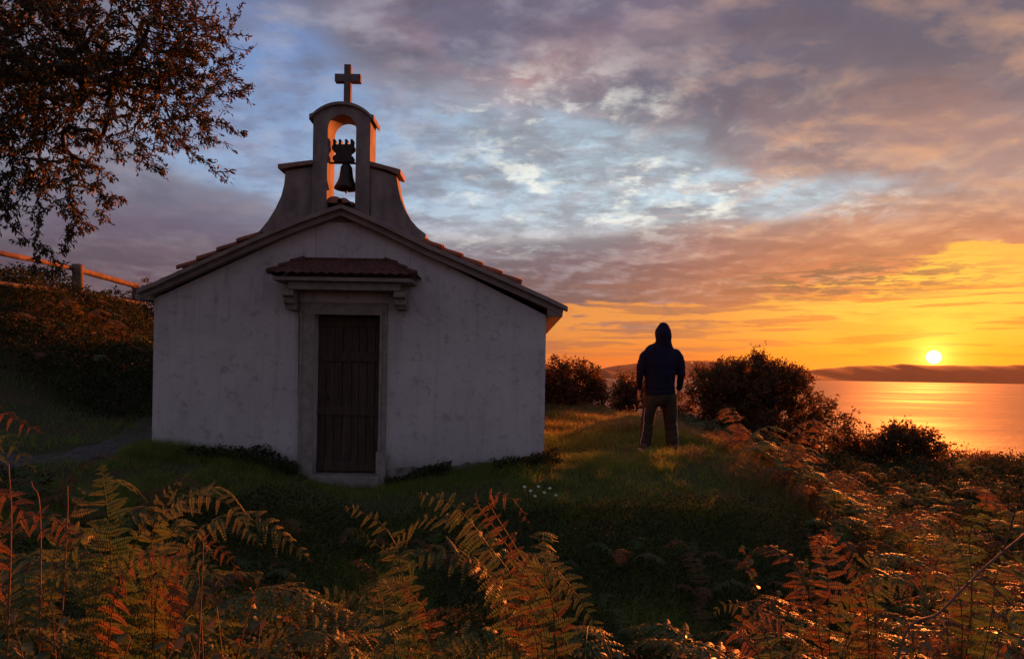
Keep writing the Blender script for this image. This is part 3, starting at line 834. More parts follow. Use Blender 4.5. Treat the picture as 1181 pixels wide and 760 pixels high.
    M_br = simple('dark_bronze', (.045, .030, .020), (.025, .020, .016), 14, .5, .3, .004, .5, metal=.6)
    bell = empty('church_bell', (bx, by, cf(396, 224)[1])); tag(bell, 'dark bronze bell hanging from a carved headstock inside the open bell gable', 'bell')
    zz = lambda py: cf(396, py, by)[1]
    bm = bmesh.new(); s = .0118
    lathe(bm, [(.010, zz(190)), (.052, zz(190.5)), (.072, zz(193.5)), (.078, zz(198)), (.088, zz(205)), (.106, zz(210)), (.138, zz(215)), (.150, zz(217.5)), (.147, zz(218.5)), (.12, zz(218)), (.06, zz(200)), (.005, zz(199))], bx, by, 32)
    me = bm_mesh(bm); wchild('bell_body', me, M_br, bell, smooth=True)
    bm = bmesh.new(); lathe(bm, [(.004, zz(206)), (.006, zz(216)), (.014, zz(219)), (.015, zz(221)), (.006, zz(223.5))], bx, by, 12)
    wchild('clapper', bm_mesh(bm), M_br, bell, smooth=True)
    bm = bmesh.new()
    half = [(0, 188), (10.5, 187.5), (12, 185), (11.5, 182), (8, 179.5), (9, 177), (12.5, 174), (12.8, 170.5), (11.2, 168.2)]
    cxp = 396.5
    fin = []
    for fx in (10, 3.6, -3.6, -10):
        fin += [(fx + 1.6, 168), (fx + 1.4, 165), (fx + 2.2, 163.6), (fx + .2, 161.6), (fx - 1.8, 163.6), (fx - 1.1, 165), (fx - 1.6, 168)]
    outl = [(cxp + a, b) for a, b in half] + [(cxp + a, b) for a, b in fin] + [(cxp - a, b) for a, b in half[::-1][:-1]]
    prism([cf(a, b, by) for a, b in outl], by - .05, by + .05, bm)
    wchild('headstock', bm_mesh(bm, bevel=.004), simple('bell_yoke_wood', (.05, .03, .02), (.03, .018, .013), 20, .7, .4, .005), bell)
    acc = Acc(); tube(acc, [(ix0 + .003, by, zz(188.5)), (ix1 - .003, by, zz(188.5))], .014, 8)
    tube(acc, [(bx, by, zz(187)), (bx, by, zz(191.5))], .022, 8)
    wchild('axle', acc.mesh('axle'), M_iron, bell)
# ---------------------------------------------------------------- woody plants
def grow(tips, roots, seed, step=.25, sag=.0):
    """join every tip to the nearest node of the growing skeleton; returns nodes, parents"""
    r = np.random.default_rng(seed)
    nodes = [np.array(p, float) for p in roots]; par = [i - 1 for i in range(len(roots))]
    A = np.array(nodes); cnt = len(A); buf = np.zeros((len(tips) * 12 + 4000, 3)); buf[:cnt] = A; par = list(par)
    d0 = np.linalg.norm(tips - A[-1], axis=1) + .35 * np.linalg.norm(tips - A[0], axis=1)
    tip_ids = []
    for k in np.argsort(d0):
        t = tips[k]; d = np.linalg.norm(buf[:cnt] - t, axis=1)
        # do not leave the lower trunk
        j = int(np.argmin(d)); dist = d[j]
        n = max(1, min(10, int(dist / step))); a = buf[j].copy(); prev = j
        mid = (a + t) / 2 + r.normal(0, .10, 3) * dist + np.array([0, 0, -sag * dist])
        for q in range(1, n + 1):
            u = q / n; p = (1 - u) ** 2 * a + 2 * u * (1 - u) * mid + u * u * t
            if cnt >= len(buf): break
            buf[cnt] = p; par.append(prev); prev = cnt; cnt += 1
        tip_ids.append(prev)
    return buf[:cnt], np.array(par), np.array(tip_ids)

def wood_mesh(nodes, par, name, tipr=.0035, power=2.3, maxr=.2, seg=5, minr_draw=0.0):
    n = len(nodes); area = np.zeros(n); haschild = np.zeros(n, bool)
    for i in range(n - 1, 0, -1):
        if area[i] == 0: area[i] = tipr ** power
        area[par[i]] += area[i]; haschild[par[i]] = True
    rad = np.minimum(area ** (1 / power), maxr)
    i = np.arange(1, n); i = i[(par[i] >= 0)]; i = i[rad[i] >= minr_draw]; p = par[i]
    a = nodes[p]; b = nodes[i]; ra = np.minimum(rad[p], rad[i] * 1.5); rb = rad[i]
    T = unit(b - a); ref = np.where(np.abs(T[:, 2:3]) < .9, np.array([[0, 0, 1.]]), np.array([[1., 0, 0]]))
    A = unit(np.cross(T, ref)); B = np.cross(A, T)
    th = np.linspace(0, 2 * math.pi, seg, endpoint=False)
    c = np.cos(th)[None, :, None]; s = np.sin(th)[None, :, None]; off = c * A[:, None] + s * B[:, None]
    r0 = a[:, None] + off * ra[:, None, None]; r1 = b[:, None] + off * rb[:, None, None]
    V = np.concatenate([r0, r1], 1).reshape(-1, 3)
    k = np.arange(len(i))[:, None] * 2 * seg; f = []
    for j in range(seg): f += [j, (j + 1) % seg, seg + (j + 1) % seg, seg + j]
    return fast_mesh(name, V, np.full(len(i) * seg, 4), (k + np.array(f)[None]).ravel()), rad

def blob_points(blobs, n, seed, shell=.5, clump=0, csig=.1):
    r = np.random.default_rng(seed); out = []
    vol = np.array([b[3] * b[4] * b[5] * (b[6] if len(b) > 6 else 1) for b in blobs]); vol = vol / vol.sum()
    for b, f in zip(blobs, vol):
        m = max(3, int(n * f)); d = unit(r.normal(size=(m, 3))); rr = r.random(m) ** (1 / 3) * (1 - shell) + shell * r.random(m) ** .35
        lump = 1 + .22 * np.sin(d[:, 0] * 5 + b[0] * 3) * np.cos(d[:, 2] * 6 + b[1]) + r.normal(0, .06, m)
        out.append(np.array(b[:3]) + d * (rr * lump)[:, None] * np.array(b[3:6]))
    P = np.concatenate(out)
    if clump:
        c = P[r.choice(len(P), clump)]; P = c[r.integers(0, clump, len(P))] + r.normal(0, csig, (len(P), 3))
    return P

def foliage(tips, center, per, L, Wd, spread, seed, out=.6, nodes=None, par=None, tid=None, droop=0.0):
    """leaves alternating along the last stretch of every twig"""
    r = np.random.default_rng(seed); m = len(tips) * per
    k = np.repeat(np.arange(len(tips)), per); t = tips[k]
    if tid is not None:
        back = nodes[par[tid]][k]; u = r.random((m, 1)) ** 1.3
        P = t + (back - t) * u * .95
        ax = unit(t - back)
    else:
        P = t; ax = unit(t - center)
    P = P + r.normal(0, spread, (m, 3))
    o = unit(t - center)
    D = unit(r.normal(size=(m, 3)) + ax * 1.0 + o * out + np.array([0, 0, -droop]))
    Nn = unit(r.normal(size=(m, 3)) * .8 + np.array([0, 0, .9]))
    acc = Acc(); s = r.uniform(.6, 1.25, m); leaves(acc, P, D, Nn, L * s, Wd * s * r.uniform(.8, 1.2, m)); return acc

def woody(name, label, cat, base, blobs, ntips, per, L, Wd, mats, seed, trunk=None, group=None, shell=.5, clump=0, csig=.1, tipr=.0035, maxr=.2, step=.25, spread=.02, extra=None, trunk_name='trunk', droop=0.0, minr=0.0, sag=0.0):
    base = Vector(base); root = empty(name, base); tag(root, label, cat, group)
    tips = blob_points(blobs, ntips, seed, shell, clump, csig)
    if extra is not None: tips = np.concatenate([tips, extra])
    tips = tips[tips[:, 2] > ground(tips[:, 0], tips[:, 1]) + .05]
    tr = trunk or [base, base + Vector((0, 0, .3))]
    tr = catmull(tr, 6) if len(tr) > 2 else np.array(tr)
    nodes, par, tid = grow(tips, tr, seed, step, sag)
    me, rad = wood_mesh(nodes, par, 'trunk', tipr=tipr, maxr=maxr, minr_draw=minr)
    wchild(trunk_name, me, mats[0], root)
    ctr = np.mean([b[:3] for b in blobs], axis=0)
    acc = foliage(nodes[tid], ctr, per, L, Wd, spread, seed + 1, nodes=nodes, par=par, tid=tid, droop=droop)
    wchild('crown', acc.mesh('crown'), mats[1], root)
    return root

M = {}
def plant_mats():
    M['bark'] = simple('bark', (.10, .075, .055), (.05, .037, .028), 12, .95, .7, .02, .1)
    M['oak'] = leaf_mat('oak_leaves', [(0, (.035, .045, .018)), (.5, (.060, .055, .020)), (.8, (.11, .058, .023)), (1, (.15, .065, .025))], .30)
    M['bush'] = leaf_mat('bush_leaves', [(0, (.055, .045, .018)), (.5, (.12, .065, .024)), (1, (.22, .085, .03))], .55)
    M['cover'] = leaf_mat('low_leaves', [(0, (.022, .032, .012)), (.6, (.040, .050, .016)), (.9, (.07, .055, .02)), (1, (.10, .055, .025))], .25, .75, .08)
    M['grass'] = leaf_mat('grass_blades', [(0, (.12, .20, .026)), (.5, (.18, .26, .036)), (.8, (.22, .25, .05)), (1, (.26, .19, .07))], .55, .55, patch=(.18, .19, .045))
    M['dry'] = leaf_mat('dry_grass', [(0, (.10, .085, .03)), (.5, (.20, .14, .055)), (1, (.30, .19, .08))], .45, .6)
    M['fern_green'] = leaf_mat('green_bracken', [(0, (.050, .095, .024)), (.5, (.075, .11, .028)), (1, (.10, .115, .032))], .45, .5, by='obj', tint=(.15, .10, .03))
    M['fern_rust'] = leaf_mat('rust_bracken', [(0, (.13, .062, .024)), (.5, (.19, .075, .026)), (1, (.13, .085, .028))], .45, .6, by='obj', tint=(.10, .09, .03))
    M['bramble'] = leaf_mat('bramble_leaves', [(0, (.040, .062, .020)), (.7, (.06, .075, .024)), (1, (.18, .07, .03))], .30, .4)
    M['cane'] = simple('red_brown_cane', (.16, .07, .04), (.09, .04, .025), 20, .7, .3, .004)

# ---------------------------------------------------------------- bracken fronds
def frond_mesh(ctrl, up, half, npairs=16, npin=11, stalk=.30, droop=.25, fwd=.35, curl=.3, seed=0, stalkr=.0035, pw=None, tilt=0.0):
    """ctrl: control points of the midrib from root to tip. up: side the blade faces. half: longest pinna."""
    r = np.random.default_rng(seed)
    n = 40; C0 = catmull(ctrl, max(4, n // (len(ctrl) - 1)))
    seglen = np.r_[0, np.cumsum(np.linalg.norm(np.diff(C0, axis=0), axis=1))]; Ltot = seglen[-1]
    def at(u):
        s = np.asarray(u) * Ltot; return np.stack([np.interp(s, seglen, C0[:, k]) for k in range(3)], -1)
    acc = Acc()
    us = np.linspace(0, 1, 26); tube(acc, at(us), np.linspace(stalkr, .0008, 26), 5)
    up = np.array(up, float)
    Ps, Ds, Ns, Ls, Ws = [], [], [], [], []
    def pinnate(u, side, ln):
        p = at([u])[0]; T = unit(at([min(u + .01, 1)])[0] - at([max(u - .01, 0)])[0]); S = unit(np.cross(T, up)) ; U = np.cross(S, T)
        if U.dot(up) < 0: U = -U
        d = unit(S * side + T * (fwd + r.normal(0, .05)) + U * (tilt + r.normal(0, .06)))
        m = npin; t = np.linspace(0, 1, 7)
        dr = droop * ln * (1 + r.normal(0, .45))
        pts = p + d * (t * ln)[:, None] + T * (curl * ln * .35 * t ** 2)[:, None] + np.array([0, 0, -1.]) * (dr * t ** 2)[:, None]
        # slender midrib of the pinna as a two-sided strip
        tube(acc, pts, np.linspace(.0014, .0004, 7), 3, cap=False)
        sl = np.linalg.norm(np.diff(pts, axis=0), axis=1).sum()
        uu = (np.arange(m) + .5) / m
        q = np.stack([np.interp(uu, t, pts[:, k]) for k in range(3)], -1)
        tt = unit(np.gradient(pts, axis=0)); tq = unit(np.stack([np.interp(uu, t, tt[:, k]) for k in range(3)], -1))
        nn = unit(np.cross(tq, np.cross(U, tq)))
        ss = np.cross(tq, nn)
        w = (pw or .30) * ln * (1 - uu ** 1.5 * .80) * (.55 + .45 * np.minimum(1, uu * 6))
        w = np.minimum(w, ln * .30)
        for sg in (1, -1):
            dd = ss * sg + tq * .35 + nn * r.normal(-.10, .12, (m, 1))
            Ps.append(q); Ds.append(dd); Ns.append(nn + ss * r.normal(0, .1, (m, 1))); Ls.append(w * r.uniform(.85, 1.12, m)); Ws.append(np.full(m, sl / m * .92))
        # terminal lobe
        Ps.append(pts[-1:]); Ds.append(tt[-1:]); Ns.append(nn[-1:]); Ls.append(np.array([ln * .07])); Ws.append(np.array([ln * .03]))
    for k in range(npairs):
        f = k / (npairs - 1); u = stalk + (1 - stalk) * (1 - (1 - f) ** 1.5) * .985
        prof = (1 - f) ** .85 * (.72 + .28 * min(1, f * 6)) + .03
        for side in (1, -1):
            if r.random() < .05: continue
            pinnate(min(.995, u + r.normal(0, .004)), side, half * prof * r.uniform(.74, 1.12))
    leaves(acc, np.concatenate(Ps), np.concatenate(Ds), np.concatenate(Ns), np.concatenate(Ls), np.concatenate(Ws), .12, .18)
    return acc.mesh('frond')

def fern(label, base, fronds, group=None, name='bracken_fern'):
    """fronds: (ctrl points in the world, up, half width, material, kwargs)"""
    root = empty(name, base); tag(root, label, 'fern', group)
    for i, (ctrl, up, half, mt, kw) in enumerate(fronds):
        me = frond_mesh([Vector(c) - Vector(base) for c in ctrl], up, half, seed=hash((round(base[0] * 100), i)) % 9999, **kw)
        o = link('frond', me, M[mt], root)
    return root

def hero_ferns():
    G, Ru = 'fern_green', 'fern_rust'
    toward = (0, -1, .35)
    def P(x, y, Y): return W(x, y, Y)
    def B(x, Y, dz=0): 
        v = W(x, 400, Y); return Vector((v.x, Y, gz(v.x, Y) + dz))
    def fr(base, pts, up, half, mt, **kw):
        kw['npairs'] = int(kw.get('npairs', 16) * 1.6); kw['stalk'] = kw.get('stalk', .35) * .72; kw.setdefault('pw', .26)
        return ([base] + pts, up, half * 1.12, mt, kw)
    def generic(base, az, el, ln, half, mt, seed, **kw):
        r = random.Random(seed); h = Vector((math.sin(az), math.cos(az), 0)); b = Vector(base)
        p1 = b + h * ln * .18 + Vector((0, 0, ln * .55 * el)); p2 = b + h * ln * .55 + Vector((0, 0, ln * .80 * el)); p3 = b + h * ln * .95 + Vector((0, 0, ln * (.62 * el)))
        return ([b, p1, p2, p3], (h.x * -.3, h.y * -.3 - .2, 1), half, mt, kw)
    # tall fern on the left edge, reaching in from outside the picture
    b = B(-40, 1.9)
    fern('rust and green bracken fern leaning in at the left edge', b, [
        fr(b, [P(-30, 560, 1.9), P(-12, 478, 1.9), P(50, 500, 1.85)], (.2, -.8, .6), .10, Ru, npairs=14, droop=.5),
        fr(b, [P(-20, 600, 1.8), P(-5, 500, 1.8), P(42, 545, 1.75)], (.2, -.7, .6), .09, G, npairs=14, droop=.6),
        fr(b, [P(-25, 620, 1.7), P(0, 570, 1.7), P(62, 625, 1.65)], (.1, -.8, .6), .10, Ru, npairs=14, droop=.5),
        fr(b, [P(-20, 680, 1.7), P(20, 600, 1.75), P(68, 600, 1.75), P(88, 640, 1.7)], (.1, -.7, .7), .09, Ru, npairs=14, droop=.5),
        fr(b, [P(-60, 560, 1.6), P(-40, 470, 1.6), P(8, 470, 1.6)], (.2, -.8, .6), .10, G, npairs=13, droop=.5)])
    # upright green frond, the tallest of the left group
    b = B(122, 2.25)
    fern('tall upright green bracken fern below the chapel wall', b, [
        fr(b, [P(126, 700, 2.25), P(126, 610, 2.25), P(116, 532, 2.3)], (.05, -1, .15), .150, G, stalk=.42, npairs=20, npin=12, droop=.12, fwd=.25),
        fr(b, [P(140, 690, 2.2), P(175, 590, 2.2), P(218, 545, 2.25)], (-.3, -.9, .4), .085, G, stalk=.45, npairs=15, droop=.25),
        fr(b, [P(130, 700, 2.15), P(170, 640, 2.1), P(215, 660, 2.1), P(250, 700, 2.1)], (.1, -.8, .7), .10, G, stalk=.45, npairs=15, droop=.4),
        fr(b, [P(120, 720, 2.1), P(85, 660, 2.1), P(30, 650, 2.05)], (.1, -.8, .6), .09, G, stalk=.4, npairs=15, droop=.4),
        fr(b, [P(128, 715, 2.05), P(150, 655, 2.0), P(190, 640, 2.0), P(228, 668, 1.95)], (0, -.8, .7), .08, Ru, stalk=.45, npairs=14, droop=.4)])
    b = B(190, 2.45)
    fern('arching green bracken fern whose tips curl over to the right', b, [
        fr(b, [P(175, 660, 2.45), P(185, 590, 2.45), P(250, 573, 2.4), P(303, 632, 2.35)], (-.1, -.7, .7), .115, G, stalk=.35, npairs=18, droop=.40),
        fr(b, [P(180, 640, 2.5), P(205, 580, 2.5), P(242, 560, 2.5)], (-.4, -.8, .4), .09, G, stalk=.4, npairs=15, droop=.25),
        fr(b, [P(200, 680, 2.4), P(225, 625, 2.35), P(262, 640, 2.3), P(280, 672, 2.3)], (-.1, -.7, .7), .075, Ru, stalk=.4, npairs=14, droop=.4),
        fr(b, [P(180, 690, 2.3), P(210, 640, 2.25), P(243, 655, 2.2), P(262, 690, 2.2)], (-.1, -.7, .7), .075, G, stalk=.4, npairs=14, droop=.4)])
    b = B(60, 1.75)
    fern('low rusty bracken fern in the bottom left corner', b, [
        generic(b, a, e, .62, .11, m, 1, npairs=14, droop=.35) for a, e, m in ((1.6, .9, Ru), (.6, 1.1, G), (-.5, 1.0, Ru), (2.6, .7, Ru), (-1.7, .9, G))])
    # middle group
    b = B(500, 2.55)
    fern('pale green bracken fern with a wide drooping frond left of the middle clump', b, [
        fr(b, [P(470, 720, 2.6), P(455, 625, 2.6), P(418, 590, 2.6), P(393, 584, 2.6)], (.2, -.9, .4), .085, G, stalk=.60, npairs=12, droop=.3),
        fr(b, [P(475, 710, 2.55), P(455, 650, 2.55), P(430, 625, 2.55), P(402, 612, 2.5)], (.2, -.9, .4), .06, G, stalk=.55, npairs=12, droop=.3)])
    b = B(575, 2.5)
    fern('orange lit bracken fern with a tall frond arching left, top of the middle clump', b, [
        fr(b, [P(596, 705, 2.5), P(560, 625, 2.5), P(520, 580, 2.5), P(478, 568, 2.5)], (.2, -.9, .45), .145, G, stalk=.42, npairs=16, npin=12, droop=.55, fwd=.2),
        fr(b, [P(612, 700, 2.45), P(585, 630, 2.45), P(552, 585, 2.45), P(548, 568, 2.45)], (.3, -.9, .3), .085, Ru, stalk=.45, npairs=15, droop=.3),
        fr(b, [P(600, 700, 2.4), P(560, 660, 2.4), P(530, 640, 2.4), P(505, 650, 2.35)], (.1, -.8, .6), .085, Ru, stalk=.4, npairs=14, droop=.5)])
    b = B(640, 2.35)
    fern('long copper bracken fern sweeping down to the right of the middle clump', b, [
        fr(b, [P(650, 740, 2.35), P(600, 640, 2.35), P(562, 575, 2.35), P(596, 578, 2.3), P(612, 612, 2.3)], (.3, -.8, .5), .075, Ru, stalk=.42, npairs=16, droop=.35),
        fr(b, [P(640, 730, 2.3), P(625, 660, 2.3), P(650, 665, 2.25), P(700, 742, 2.2)], (.1, -.8, .6), .12, G, stalk=.28, npairs=17, droop=.2),
        fr(b, [P(625, 740, 2.3), P(600, 680, 2.3), P(618, 640, 2.3), P(668, 690, 2.25)], (.1, -.9, .5), .11, G, stalk=.35, npairs=16, droop=.25),
        fr(b, [P(620, 750, 2.2), P(590, 710, 2.2), P(560, 690, 2.2)], (.1, -.8, .6), .085, Ru, stalk=.3, npairs=14, droop=.4)])
    b = B(440, 2.05)
    fern('broad green and orange bracken fern at the bottom edge left of the middle', b, [
        fr(b, [P(455, 770, 2.0), P(440, 725, 2.0), P(385, 685, 2.0), P(352, 700, 2.0)], (.1, -.85, .5), .105, G, stalk=.32, npairs=16, droop=.4),
        fr(b, [P(470, 760, 2.05), P(462, 705, 2.05), P(440, 665, 2.05), P(430, 655, 2.05)], (.1, -.9, .4), .105, G, stalk=.42, npairs=15, droop=.3),
        fr(b, [P(490, 760, 2.0), P(495, 715, 2.0), P(470, 680, 2.0), P(447, 668, 2.0)], (.1, -.85, .5), .085, Ru, stalk=.4, npairs=14, droop=.4),
        fr(b, [P(480, 770, 1.95), P(510, 735, 1.95), P(540, 740, 1.95), P(552, 765, 1.95)], (.1, -.8, .6), .08, G, stalk=.35, npairs=13, droop=.4),
        fr(b, [P(400, 790, 1.9), P(375, 750, 1.9), P(345, 745, 1.9)], (.1, -.85, .5), .08, G, stalk=.32, npairs=13, droop=.4)])
    b = B(560, 1.95)
    fern('leafy green bracken fern at the bottom edge under the middle clump', b, [
        generic(b, a, e, .50, .10, m, 1, npairs=14, droop=.3) for a, e, m in ((1.2, 1.0, G), (.1, 1.2, G), (-1.0, 1.0, Ru), (2.2, .8, G), (-2.2, .7, Ru))])
    # bigger plants whose fronds arch over on every side
    def arch(base, az, ln, half, mt, out=.62, top=1.0, **kw):
        h = Vector((math.sin(az), math.cos(az), 0)); b = Vector(base); o = ln * out; z = Vector((0, 0, ln * top))
        kw.setdefault('npairs', 24); kw.setdefault('droop', .35); kw.setdefault('pw', .26); kw.setdefault('stalk', .34)
        return ([b, b + h * o * .10 + z * .55, b + h * o * .34 + z * .92, b + h * o * .72 + z * 1.0, b + h * o * 1.1 + z * .80], (h.x * -.4, h.y * -.4 - .35, 1), half, mt, kw)
    for px, Y, lb, fs in (
        (625, 2.75, 'large bracken fern with fronds arching out on both sides, behind the middle clump', ((-1.9, 1.05, .15, G), (-1.2, 1.12, .14, G), (.1, 1.0, .12, G))),
        (455, 2.35, 'bracken fern with arching fronds between the door and the bottom edge', ((-1.6, .80, .13, G), (1.5, .78, .13, G), (2.6, .66, .12, Ru), (-.3, .85, .11, G))),
        (160, 2.7, 'large dark green bracken fern arching to both sides behind the tall upright fern', ((-1.7, 1.0, .14, G), (1.4, 1.0, .14, G), (.3, 1.05, .12, G), (2.4, .85, .13, Ru))),
        (30, 2.5, 'rusty bracken fern with wide arching fronds behind the dry stalks on the left', ((1.4, 1.0, .13, G), (-1.5, 1.05, .13, Ru), (.2, 1.05, .12, G), (2.5, .85, .12, G))),
        (1130, 3.1, 'large green and gold bracken fern arching over the hollow at the right edge', ((-1.5, 1.0, .15, G), (-2.3, .9, .14, Ru), (1.5, 1.05, .14, G), (.2, 1.1, .12, G))),
        (965, 3.4, 'copper bracken fern arching above the lower slope left of the drooping one', ((-.5, .95, .14, Ru), (1.5, .9, .14, G), (2.6, .8, .13, Ru), (.3, 1.0, .12, Ru)))):
        b = B(px, Y); fern(lb, b, [arch(b, a_, l_, h_, m_) for a_, l_, h_, m_ in fs])
    # right of the middle, at the bottom edge
    b = B(880, 2.3)
    fern('gold rimmed bracken fern at the bottom edge with two arching fronds', b, [
        fr(b, [P(890, 780, 2.2), P(870, 715, 2.2), P(842, 695, 2.2), P(815, 712, 2.2)], (-.1, -.7, .7), .075, G, stalk=.38, npairs=15, droop=.4),
        fr(b, [P(880, 780, 2.2), P(850, 730, 2.2), P(880, 705, 2.2), P(938, 752, 2.15)], (.1, -.7, .7), .09, Ru, stalk=.32, npairs=16, droop=.5),
        fr(b, [P(930, 780, 2.15), P(918, 735, 2.15), P(935, 708, 2.15), P(985, 765, 2.1)], (.1, -.7, .7), .08, G, stalk=.4, npairs=15, droop=.45)])
    b = B(740, 2.0)
    fern('short rust coloured bracken fern at the bottom edge beside a bare gap', b, [
        generic(b, a, e, .36, .075, m, 1, npairs=13, droop=.4) for a, e, m in ((1.4, .9, Ru), (.2, 1.0, Ru), (-1.2, .8, G))])
    # right-hand group
    b = B(1010, 3.1)
    fern('pale drooping bracken fern on the slope crest right of the mound', b, [
        fr(b, [P(1000, 700, 3.1), P(975, 640, 3.1), P(955, 612, 3.1), P(935, 640, 3.05)], (-.1, -.7, .7), .10, Ru, stalk=.4, npairs=15, droop=.5),
        fr(b, [P(1010, 700, 3.1), P(985, 650, 3.1), P(1010, 640, 3.05), P(1040, 680, 3.0)], (.1, -.7, .7), .10, G, stalk=.35, npairs=15, droop=.5),
        fr(b, [P(1000, 720, 3.0), P(965, 680, 3.0), P(940, 690, 3.0)], (-.1, -.7, .7), .09, Ru, stalk=.35, npairs=14, droop=.4)])
    b = B(1100, 2.7)
    fern('tall gold edged bracken fern near the right edge against the dark slope', b, [
        fr(b, [P(1120, 720, 2.7), P(1110, 640, 2.7), P(1080, 610, 2.7), P(1042, 614, 2.7)], (-.1, -.7, .7), .11, G, stalk=.4, npairs=16, droop=.35),
        fr(b, [P(1120, 700, 2.65), P(1118, 620, 2.65), P(1140, 578, 2.6), P(1165, 600, 2.6)], (-.1, -.7, .7), .10, G, stalk=.45, npairs=16, droop=.35),
        fr(b, [P(1110, 720, 2.6), P(1085, 665, 2.6), P(1060, 660, 2.6), P(1040, 690, 2.55)], (-.1, -.7, .7), .09, Ru, stalk=.38, npairs=15, droop=.4),
        fr(b, [P(1140, 730, 2.5), P(1150, 660, 2.5), P(1175, 640, 2.5), P(1200, 670, 2.5)], (-.1, -.7, .7), .10, G, stalk=.4, npairs=15, droop=.4)])
    b = B(1060, 2.2)
    fern('dark green bracken fern in the bottom right under the bramble cane', b, [
        generic(b, a, e, .55, .11, m, 1, npairs=15, droop=.35) for a, e, m in ((1.5, .9, G), (.4, 1.1, G), (-.8, 1.0, Ru), (-1.9, .9, G), (2.6, .7, Ru))])
    b = B(1165, 1.9)
    fern('green bracken fern filling the bottom right corner', b, [
        generic(b, a, e, .55, .12, m, 1, npairs=15, droop=.35) for a, e, m in ((.9, 1.0, G), (-.3, 1.1, G), (-1.4, .9, Ru), (2.2, .8, G))])

def bracken_field():
    """bracken on the slopes: a few plants built, then copied one by one"""
    protos = []
    for v in range(5):
        root = empty('bracken_fern', (0, 0, 0)); r = random.Random(40 + v)
        nf = 4 + v % 2
        for k in range(nf):
            az = 2 * math.pi * k / nf + r.uniform(-.4, .4); ln = r.uniform(.55, .85); e = r.uniform(.7, 1.05)
            h = Vector((math.sin(az), math.cos(az), 0)); b = Vector((0, 0, -.03))
            c = [b, b + h * ln * .15 + Vector((0, 0, ln * .5 * e)), b + h * ln * .48 + Vector((0, 0, ln * .72 * e)), b + h * ln * .85 + Vector((0, 0, ln * .52 * e))]
            me = frond_mesh(c, (-h.x * .3, -h.y * .3, 1), ln * .22, npairs=16, npin=8, stalk=.30, droop=.35, pw=.26, seed=r.randrange(9999), stalkr=.005)
            link('frond', me, M['fern_rust'] if (v > 2 and k % 4) or (v < 3 and k % 4 == 3) else M['fern_green'], root)
        protos.append(root)
    r = random.Random(5); spots = []
    def ok(x, y, dmin):
        return all((x - a) ** 2 + (y - b) ** 2 > dmin * dmin for a, b in spots)
    regions = [  # x0,x1,y0,y1,count,min distance
        (2.9, 4.4, 5.0, 9.6, 55, .33), (1.2, 3.2, 3.6, 5.6, 26, .4), (4.2, 8.5, 6.0, 13.5, 70, .5), (2.2, 5.5, 3.4, 6.5, 34, .38),
        (7.5, 15.0, 12.5, 20.0, 50, .8), (-10.0, -6.2, 10.4, 12.8, 26, .55), (3.3, 5.2, 9.5, 14.0, 20, .5), (-4.2, -2.4, 4.6, 6.2, 10, .45), (-2.4, 2.9, 4.4, 6.3, 26, .5)]
    near = [(-1.9, -1.0, 2.3, 3.3, 6, .3), (-.45, .35, 2.3, 3.1, 4, .3), (1.2, 2.6, 2.6, 3.9, 13, .28), (-2.6, -1.6, 2.4, 3.6, 4, .35)]
    for x0, x1, y0, y1, n, dm in near + regions:
        t = 0; c = 0
        while c < n and t < n * 30:
            t += 1; x, y = r.uniform(x0, x1), r.uniform(y0, y1)
            if x < 3.0 + (0 if y < 6.3 else .1) and 6.0 < y < 16 and x > -4: continue
            if ok(x, y, dm): spots.append((x, y)); c += 1
    first = True; used = [0] * 5
    def where(x, y):
        if x < -5.5: return 'small bracken fern on the dark bank below the wooden rail', 'bracken ferns on the bank left of the chapel'
        if y < 3.95 and x < 0: return 'knee high bracken fern filling in behind the foreground ferns on the left', 'bracken ferns filling the left foreground'
        if y < 3.95: return 'knee high bracken fern filling in behind the foreground ferns on the right', 'bracken ferns filling the right foreground'
        if x < -2: return 'small bracken fern in the shade between the path and the foreground ferns', 'bracken ferns in the shade before the chapel'
        if y > 12.4 and x > 7: return 'distant russet bracken fern on the crest above the sea', 'bracken ferns along the far crest'
        if x > 4.2 and y > 6: return 'russet bracken fern in the hollow between the mound and the sea', 'bracken ferns in the hollow right of the mound'
        if y < 6.5 and x < 3: return 'bracken fern on the dark lower flank of the mound', 'bracken ferns on the lower flank of the mound'
        return 'sunlit russet bracken fern on the right shoulder of the mound', 'bracken ferns on the shoulder of the mound'
    for x, y in spots:
        v = r.randrange(3) if y < 3.95 else (r.randrange(3) if r.random() < .4 else r.randrange(3, 5)); p = protos[v]
        if used[v] == 0: o = p
        else:
            o = p.copy(); C.objects.link(o)
            for c_ in list(p.children):
                d = c_.copy(); C.objects.link(d); d.parent = o
        used[v] += 1
        s = r.uniform(.65, 1.15) * (.55 if -2.4 < x < 2.6 and y > 3.95 else 1.0 if y > 5.5 else .8)
        if y < 3.95: s = r.uniform(1.0, 1.45) * (.85 + .12 * abs(x))
        o.location = (x, y, gz(x, y)); o.rotation_euler = (r.uniform(-.12, .12), r.uniform(-.12, .12), r.uniform(0, 6.28)); o.scale = (s, s, s * r.uniform(.8, 1.1))
        lb, gr = where(x, y); o['label'] = lb; o['category'] = 'fern'; o['group'] = gr

